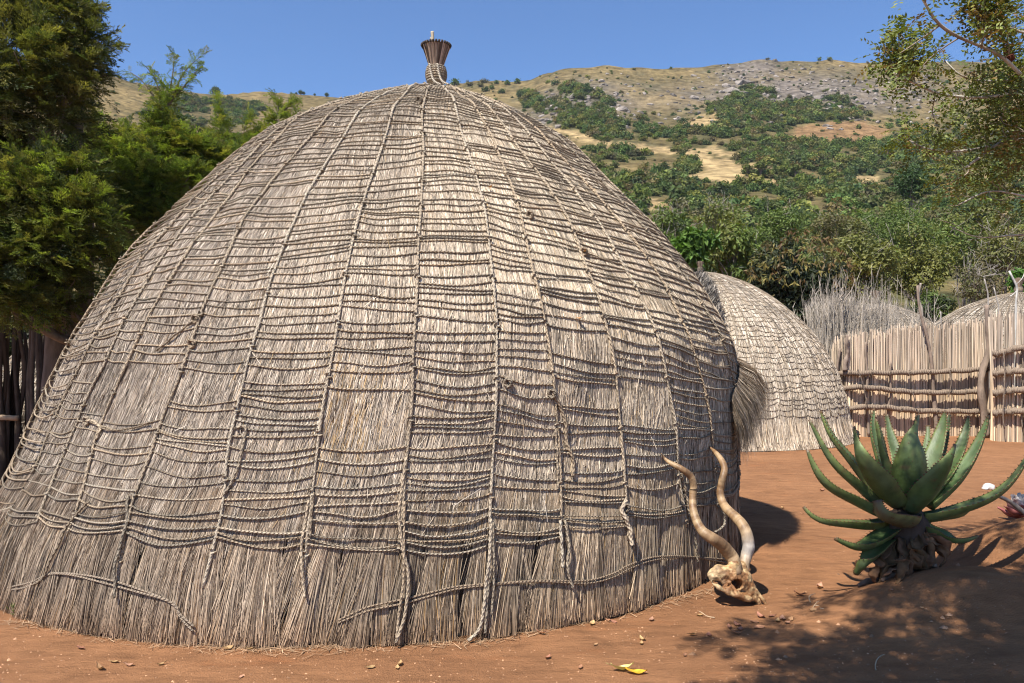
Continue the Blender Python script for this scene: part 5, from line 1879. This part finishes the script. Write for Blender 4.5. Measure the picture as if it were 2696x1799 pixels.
for c in cands[NI:]:
    _, px, py, g, w, d = c
    v, f, t = far[int(rng.integers(0, len(far)))] if g[1] > 110 else mid[int(rng.integers(0, 8))]
    a = rng.uniform(0, 6.28)
    ca, sa = math.cos(a), math.sin(a)
    V = np.stack([v[:, 0] * ca - v[:, 1] * sa, v[:, 0] * sa + v[:, 1] * ca, v[:, 2] * rng.uniform(.75, 1.2)], -1) * w + g - A_([0, 0, w * .15])
    mb.add(V, f, t * rng.uniform(.65, 1.35) * A_([rng.uniform(.85, 1.2), 1, rng.uniform(.8, 1.2)]))
tag(mb.build('hill_woods', M['bush'], smooth=False), 'bushes and woods covering the slopes of the hill', 'woods', kind='stuff')


def hill_tree(px, py, rpx, label, arr, group='lone trees along the ridge', lift=0., stem=.0):
    g = Hill.hit(px, py)
    if g is None:
        r = (px - CX) / F
        Yr = float(ridgeY(px))
        g = A_([r * Yr, Yr, float(hillz(r * Yr, Yr - .5))])
    w = rpx / F * g[1]
    root = empty('hill_tree', g, label, 'tree', group)
    mb = MB()
    v, f, t = arr
    mb.add(v * w + A_([0, 0, w * lift]) + g, f, t)
    mb.build('crown', M['bush'], root, smooth=False, origin=g)
    mb = MB()
    limb(mb, g - A_([0, 0, w * .1]), g + A_([0, 0, w * (.5 + lift)]), w * .09, w * .05, 8, .08, (.13, .1, .08), 6)
    if lift > .3:
        for _ in range(4):
            limb(mb, g + A_([0, 0, w * lift * .5]), g + A_([rng.normal(0, .45) * w, rng.normal(0, .4) * w, w * (lift + .55)]), w * .05, w * .02, 6, .1, (.13, .1, .08), 5)
    mb.build('trunk', M['bark'], root, origin=g)


hill_tree(497, 217, 19, 'round dark tree alone on the far skyline above the evergreens', mid[3])
for x, r in ((690, 10), (697, 7), (750, 9), (722, 5), (680, 5)):
    hill_tree(x, 217, r, 'small dark tree on the skyline to the side of the round lone tree', mid[7])
for x, r in ((795, 6), (828, 6), (860, 9), (900, 8), (925, 7), (940, 8)):
    hill_tree(x, np.interp(x, RIDGE[:, 0], RIDGE[:, 1]) + 3, r, 'tiny dark tree on the skyline beside the big hut top', far[3])
for x, y, r in ((1045, 196, 17), (1075, 198, 12), (1100, 200, 11), (1112, 191, 12), (1140, 193, 10), (1165, 195, 12), (1188, 192, 13), (1128, 205, 10), (1115, 210, 12), (1150, 215, 12)):
    hill_tree(x, y, r, 'dark bushy tree among boulders on the saddle beside the hut topknot', far[(x // 3) % 8])
for x, y, r, q in ((1745, 408, 22, flatb), (1826, 408, 18, flatb), (1716, 405, 16, flatb), (1796, 405, 14, flatb)):
    hill_tree(x, y, r, 'flat topped thorn tree in the tan clearing on the slope', q, 'flat topped thorn trees in the clearing', .75)
for x, r in ((1905, 9), (1880, 8), (2005, 7), (1762, 6), (1670, 4), (1540, 6), (1990, 5), (1820, 4)):
    hill_tree(x, np.interp(x, RIDGE[:, 0], RIDGE[:, 1]) + 4, r, 'small bush on the rocky skyline of the hill', far[x % 8], 'small bushes on the rocky skyline')

# trees standing right behind the yard
GRN = [(.098, .142, .028), (.13, .18, .036), (.075, .112, .026)]
OLV = [(.16, .168, .04), (.195, .19, .048), (.125, .135, .036)]
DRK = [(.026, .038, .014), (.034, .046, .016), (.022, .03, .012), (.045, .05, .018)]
MIXB = [(.13, .11, .05), (.11, .118, .038), (.155, .13, .062)]
mango = broad_tree('dark glossy tree with rusty young leaves behind the pale hut', 'tree', 'mango_tree', 1832, 655, 122, 25.5, DRK, 9000, .20, flat=1.0, ncl=40)
# reddish and yellowish flushes of young leaves at the twig ends of that tree
mb = MB()
c0 = P(1832, 655, 25.5)
R = 122 / F * 25.5
d = rand_unit(260)
d[:, 2] = np.abs(d[:, 2]) * 1.1 - .15
ctr = c0 + unit(d) * R * rng.uniform(.86, 1.05, (260, 1)) * A_([1, 1, 1.0])
k = np.repeat(np.arange(260), 5)
pal = A_([(.15, .105, .04), (.23, .19, .055), (.14, .14, .045), (.15, .085, .035)])
tcol = pal[rng.integers(0, 4, 260)][k] * rng.uniform(.8, 1.2, (len(k), 1))
ax = unit(rng.normal(0, .6, (len(k), 3)) + A_([0, 0, -.7]))
leaf_quads(mb, ctr[k] + rng.normal(0, .04, (len(k), 3)), ax, unit(np.cross(ax, rand_unit(len(k)))), rng.uniform(.15, .24, len(k)), rng.uniform(.05, .08, len(k)), tcol)
mb.build('young_leaves', M['leaf'], mango, smooth=False, origin=A_(mango.location))
yard = 'trees crowding behind the yard'
for lab, x, y, r, Y, cols, n, L, b in [
        ('bright green broadleaf bush just above the pale hut roof', 1585, 565, 62, 22, [(.09, .17, .025), (.12, .20, .03), (.07, .13, .02)], 2600, .26, 0),
        ('green tree between the big hut and the dark rusty tree', 1680, 575, 92, 29, GRN + OLV[:1], 5200, .2, 1),
        ('twiggy half bare tree beside the shoulder of the big hut', 1530, 520, 62, 31, GRN, 1100, .2, 5),
        ('olive yellow tree right behind the bristling reeds', 1975, 615, 92, 31, OLV, 5200, .19, 1),
        ('broad olive tree above the dip between the two grey huts', 2105, 600, 112, 35, OLV + GRN[:1], 6000, .2, 1),
        ('brown twiggy shrub tangled beside the grey hut roof', 2245, 655, 74, 27, MIXB, 1300, .15, 7),
        ('mid green tree high behind the grey hut', 2215, 560, 105, 40, GRN + OLV, 5200, .22, 1),
        ('half bare brown tree under the pale hanging branches', 2310, 580, 85, 33, MIXB + OLV, 2600, .18, 4),
        ('bright green shrub beside the grey hut finial', 2350, 640, 42, 26, [(.07, .15, .02), (.09, .18, .025)], 1800, .16, 0),
        ('dark green bush low behind the dip in the fence line', 2140, 705, 52, 27, DRK + GRN, 2200, .16, 1),
        ('leggy pale twigged tree above the twiggy one on the lower slope', 1650, 500, 62, 42, OLV + GRN, 1500, .2, 5),
        ('green crown above the dark rusty tree', 1800, 520, 78, 46, GRN, 4200, .22, 1),
        ('rounded olive crown high above the reed screen', 1925, 535, 82, 50, OLV + MIXB, 4200, .22, 1),
        ('dense green crown above the olive yellow tree', 2040, 520, 84, 54, GRN, 4200, .22, 0),
        ('deep green bush in shadow behind the reed screen', 1900, 725, 42, 24, DRK, 1800, .16, 0),
        ('tall conical dark green tree below the brown bare patch', 2095, 425, 52, 85, [(.035, .07, .016), (.045, .085, .02)], 3600, .35, 0)]:
    broad_tree(lab, 'tree', 'yard_tree', x, y, r, Y, cols, n, L, yard, bare=b, ncl=24)
# dark undergrowth under the evergreens on the left
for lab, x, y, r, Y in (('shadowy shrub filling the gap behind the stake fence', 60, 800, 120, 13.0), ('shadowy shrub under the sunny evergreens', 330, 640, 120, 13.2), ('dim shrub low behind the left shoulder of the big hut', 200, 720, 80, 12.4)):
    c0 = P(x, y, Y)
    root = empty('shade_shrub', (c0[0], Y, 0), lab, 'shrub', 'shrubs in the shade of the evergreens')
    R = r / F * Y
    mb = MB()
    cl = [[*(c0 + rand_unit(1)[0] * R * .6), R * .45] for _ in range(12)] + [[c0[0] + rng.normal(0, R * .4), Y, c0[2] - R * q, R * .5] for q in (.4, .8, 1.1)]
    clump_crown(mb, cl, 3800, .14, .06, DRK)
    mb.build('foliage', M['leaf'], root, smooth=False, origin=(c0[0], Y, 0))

# ---------------------------------------------------------------- fallen leaves on the earth
def fallen(px, py, size, col, label, group, curl=.5, rot=None, pos=None, name='fallen_leaf'):
    p = ground_hit(px, py) if pos is None else pos
    L = size * p[1] / F
    n, m = 9, 5
    s = np.linspace(0, 1, n)[:, None]
    u = np.linspace(-1, 1, m)[None]
    w = L * .24 * np.sin(np.pi * np.clip(s, .02, .985)) ** .8
    x = (s - .5) * L + 0 * u
    y = u * w
    z = curl * L * (.9 * (s - .5) ** 2 + .35 * (u ** 2) * .3) + .004 + .03 * L * np.sin(s * 9 + u * 2)
    a = rng.uniform(0, 6.28) if rot is None else rot
    til = rng.normal(0, .22)
    z = z + np.maximum(0, til * y + abs(til) * L * .12)
    v = np.stack([x * math.cos(a) - y * math.sin(a), x * math.sin(a) + y * math.cos(a), z], -1) + p
    mb = MB()
    t = A_(col) * (.8 + .4 * vn(s * 6 + px, u * 3, 3))[..., None]
    mb.add(v.reshape(-1, 3), grid_faces(n, m), t.reshape(-1, 3))
    st = [v[0, m // 2], v[0, m // 2] + (v[0, m // 2] - v[2, m // 2]) * .9]
    tube(mb, A_(st), .0016, 4, A_(col) * .5)
    o = mb.build(name, M['dry'], origin=p)
    return tag(o, label, 'leaf', group)


G1 = 'dry leaves fallen on the earth'
fallen(1273, 1432, 34, (.62, .47, .07), 'bright yellow leaf standing up beside the straw skirt', 'yellow leaves on the earth', .9, .9)
fallen(1428, 1540, 54, (.66, .56, .22), 'pale yellow curled leaf joined to an orange one', 'yellow leaves on the earth', .9, .15)
fallen(1460, 1546, 50, (.60, .34, .03), 'orange yellow leaf lying at the lower edge of the earth', 'yellow leaves on the earth', .6, -.25)
NEARL = [(178, 1442), (185, 1489), (262, 1521), (297, 1529), (230, 1537), (369, 1527), (554, 1554), (524, 1491), (572, 1491), (881, 1474), (851, 1534), (918, 1527), (912, 1534), (1150, 1451), (1242, 1456), (1001, 1459), (1257, 1512), (1332, 1534)]
MIDL = [(1359, 1434), (1395, 1426), (1408, 1428), (1495, 1424), (1474, 1469), (1472, 1479), (1367, 1481), (1605, 1414), (1572, 1506)]
LITL = [(1590, 1459), (1627, 1459), (1674, 1441), (1692, 1436), (1699, 1447), (1691, 1456), (1742, 1442), (1732, 1429), (1746, 1417), (1771, 1415), (1796, 1422), (1814, 1426), (1806, 1432), (1785, 1427), (1866, 1402), (1835, 1368), (1881, 1350)]
FARL = [(2046, 1357), (2116, 1397), (2318, 1546), (1732, 1179), (1796, 1167), (1789, 1103), (1886, 1127), (1760, 1160), (1840, 1180), (1965, 1160), (2305, 1202), (2302, 1219), (2325, 1216), (2290, 1214)]
TANL = A_([(.42, .24, .12), (.36, .18, .10), (.50, .32, .15), (.30, .14, .09), (.46, .25, .16)])
for lst, lab, s0_, s1_ in ((NEARL, 'brown dry leaf on the bare earth in front of the big hut', 18, 30), (MIDL, 'tan dry leaf on the earth between hut skirt and skull', 16, 26), (LITL, 'dry leaf in the litter at the foot of the aloe mound', 20, 34), (FARL, 'small dry leaf on the earth around or behind the aloe', 11, 18)):
    for (x, y) in lst:
        fallen(x, y, rng.uniform(s0_, s1_), TANL[rng.integers(0, 5)] * rng.uniform(.75, 1.2), lab, G1, rng.uniform(.1, 1.1))
for x, y, lab in ((1336, 586, 'rusty leaf caught high in the hut ropes'), (1326, 738, 'orange brown leaf stuck on the pale thatch of the big hut'), (1122, 441, 'orange leaf lodged beside an upright rope near the hut top')):
    ph_, sl_ = Inv.at(x, y)
    fallen(x, y, 15, (.46, .22, .09), lab, 'leaves caught on the big hut', .8, pos=hut.S(ph_, sl_, .03))
# straw litter and twigs
for x, y, a, L in ((1870, 1392, .4, .16), (1860, 1385, 1.0, .14), (1882, 1398, -.2, .15), (1640, 1420, 2.6, .10), (2010, 1540, .9, .18), (1862, 1400, .8, .12)):
    p = ground_hit(x, y)
    mb = MB()
    e = p + A_([math.cos(a) * L, math.sin(a) * L, .03])
    limb(mb, p + A_([0, 0, .006]), e, .004, .002, 8, .2, (.42, .30, .19), 5)
    tag(mb.build('twig', M['bark'], origin=p), 'thin dry twig lying in the leaf litter near the aloe mound', 'twig', 'twigs on the earth')
mb = MB()
n = 1300
px = rng.uniform(20, 1640, n)
ii = [ground_hit(x, np.interp(x, [0, 470, 650, 1100, 1400, 1640], [1422, 1480, 1486, 1466, 1408, 1350]) + abs(rng.normal(0, 9))) for x in px]
b = A_(ii) + A_([0, 0, .006])
a = rng.uniform(0, 6.28, n)
L = rng.uniform(.02, .10, n)
e = b + np.stack([np.cos(a) * L, np.sin(a) * L, rng.uniform(0, .012, n)], -1)
ribbons(mb, np.stack([b, lerp(b, e, .5), e], 1), np.stack([-np.sin(a), np.cos(a), 0 * a], -1), rng.uniform(.002, .005, n), straw_tints(n) * A_([.75, .56, .40]))
tag(mb.build('straw_litter', M['straw'], smooth=False), 'broken straw scattered along the foot of the big hut', 'straw', kind='stuff')
mb = MB()
n = 2600
px = rng.uniform(0, 2350, n)
py = 1040 + 540 * rng.random(n) ** .7
keep = ~((px < 1700) & (py < np.interp(px, [0, 470, 650, 1100, 1400, 1700], [1430, 1490, 1496, 1476, 1420, 1350])))
pts = A_([ground_hit(x, y) for x, y in zip(px[keep], py[keep])])
r = rng.uniform(.002, .007, len(pts)) * (1 + 2.5 * (rng.random(len(pts)) < .015))
oc = A_([[1, 0, 0], [0, 1, 0], [-1, 0, 0], [0, -1, 0], [0, 0, .8], [0, 0, -.5]], float)
V = pts[:, None] + oc[None] * r[:, None, None] * rng.uniform(.6, 1.4, (len(pts), 6, 1))
fc_ = A_([[0, 1, 4], [1, 2, 4], [2, 3, 4], [3, 0, 4]])
q = np.arange(len(pts))[:, None, None] * 6 + fc_[None]
mb.add(V.reshape(-1, 3), q.reshape(-1, 3), np.repeat(A_([.36, .20, .11]) * rng.uniform(.6, 1.5, (len(pts), 1)), 6, 0))
tag(mb.build('gravel', M['stone']), 'tiny stones and crumbs strewn over the red earth', 'gravel', kind='stuff')
# small weeds at the foot of the big hut
for x, y in ((35, 1412), (190, 1432), (218, 1440)):
    p = ground_hit(x, y)
    mb = MB()
    n = 16
    d = unit(rng.normal(0, .5, (n, 3)) + A_([0, 0, 1]))
    d[:, 2] = np.abs(d[:, 2])
    leaf_quads(mb, p + d * rng.uniform(.0, .05, (n, 1)), d, rand_unit(n), rng.uniform(.03, .06, n), rng.uniform(.012, .02, n), np.tile(A_([[.12, .2, .03]]), (n, 1)))
    tag(mb.build('weed', M['leaf'], smooth=False, origin=p), 'small green weed sprouting at the foot of the straw skirt', 'weed', 'weeds at the foot of the big hut')

# ---------------------------------------------------------------- air
mb = MB()
hx0, hx1, hy0, hy1, hz0, hz1 = -910, 910, -210, 910, -6, 215
mb.add(A_([[x, y, z] for x in (hx0, hx1) for y in (hy0, hy1) for z in (hz0, hz1)]), A_([[0, 1, 3, 2], [4, 6, 7, 5], [0, 4, 5, 1], [2, 3, 7, 6], [0, 2, 6, 4], [1, 5, 7, 3]]))
m, nt, out = nodes('haze_air')
pv = N(nt, 'ShaderNodeVolumePrincipled', {'Color': (.80, .88, 1., 1), 'Density': .00013, 'Anisotropy': .2})
nt.links.new(pv.outputs[0], out.inputs['Volume'])
tag(mb.build('haze', m, smooth=False), 'thin blue air between the yard and the far hill', None, kind='stuff')

# ---------------------------------------------------------------- light, sky, camera
sc = bpy.context.scene
w = bpy.data.worlds.new('World')
sc.world = w
w.use_nodes = True
nt = w.node_tree
bg = nt.nodes['Background']
sky = nt.nodes.new('ShaderNodeTexSky')
sky.sky_type = 'NISHITA'
sky.sun_disc = False
sky.sun_elevation = math.asin(SUN[2])
sky.sun_rotation = math.atan2(SUN[0], SUN[1]) % (2 * math.pi)
sky.altitude = 2000
sky.air_density = 1.15
sky.dust_density = .1
sky.ozone_density = 10.0
nt.links.new(sky.outputs[0], bg.inputs[0])
bg.inputs[1].default_value = .10
sl_ = bpy.data.lights.new('sun', 'SUN')
sl_.energy = 4.8
sl_.angle = math.radians(.5)
sl_.color = (1, .945, .86)
so = bpy.data.objects.new('sun', sl_)
C.objects.link(so)
so.rotation_euler = Vector(SUN).to_track_quat('Z', 'Y').to_euler()
so.location = (-10, -12, 25)

cd = bpy.data.cameras.new('camera')
cd.sensor_width = 36
cd.lens = 36 * F / 2350
cd.shift_y = (HY - 784) / 2350
cd.clip_end = 5000
cam = bpy.data.objects.new('camera', cd)
C.objects.link(cam)
cam.location = (0, 0, EYE)
cam.rotation_euler = (math.radians(90), 0, 0)
sc.camera = cam
sc.view_settings.view_transform = 'Standard'
sc.view_settings.look = 'None'
sc.view_settings.exposure = .88
sc.view_settings.gamma = 1
sc.cycles.pixel_filter_type = 'BLACKMAN_HARRIS'
sc.cycles.filter_width = 1.15
sc.cycles.max_bounces = 6
sc.cycles.transparent_max_bounces = 4
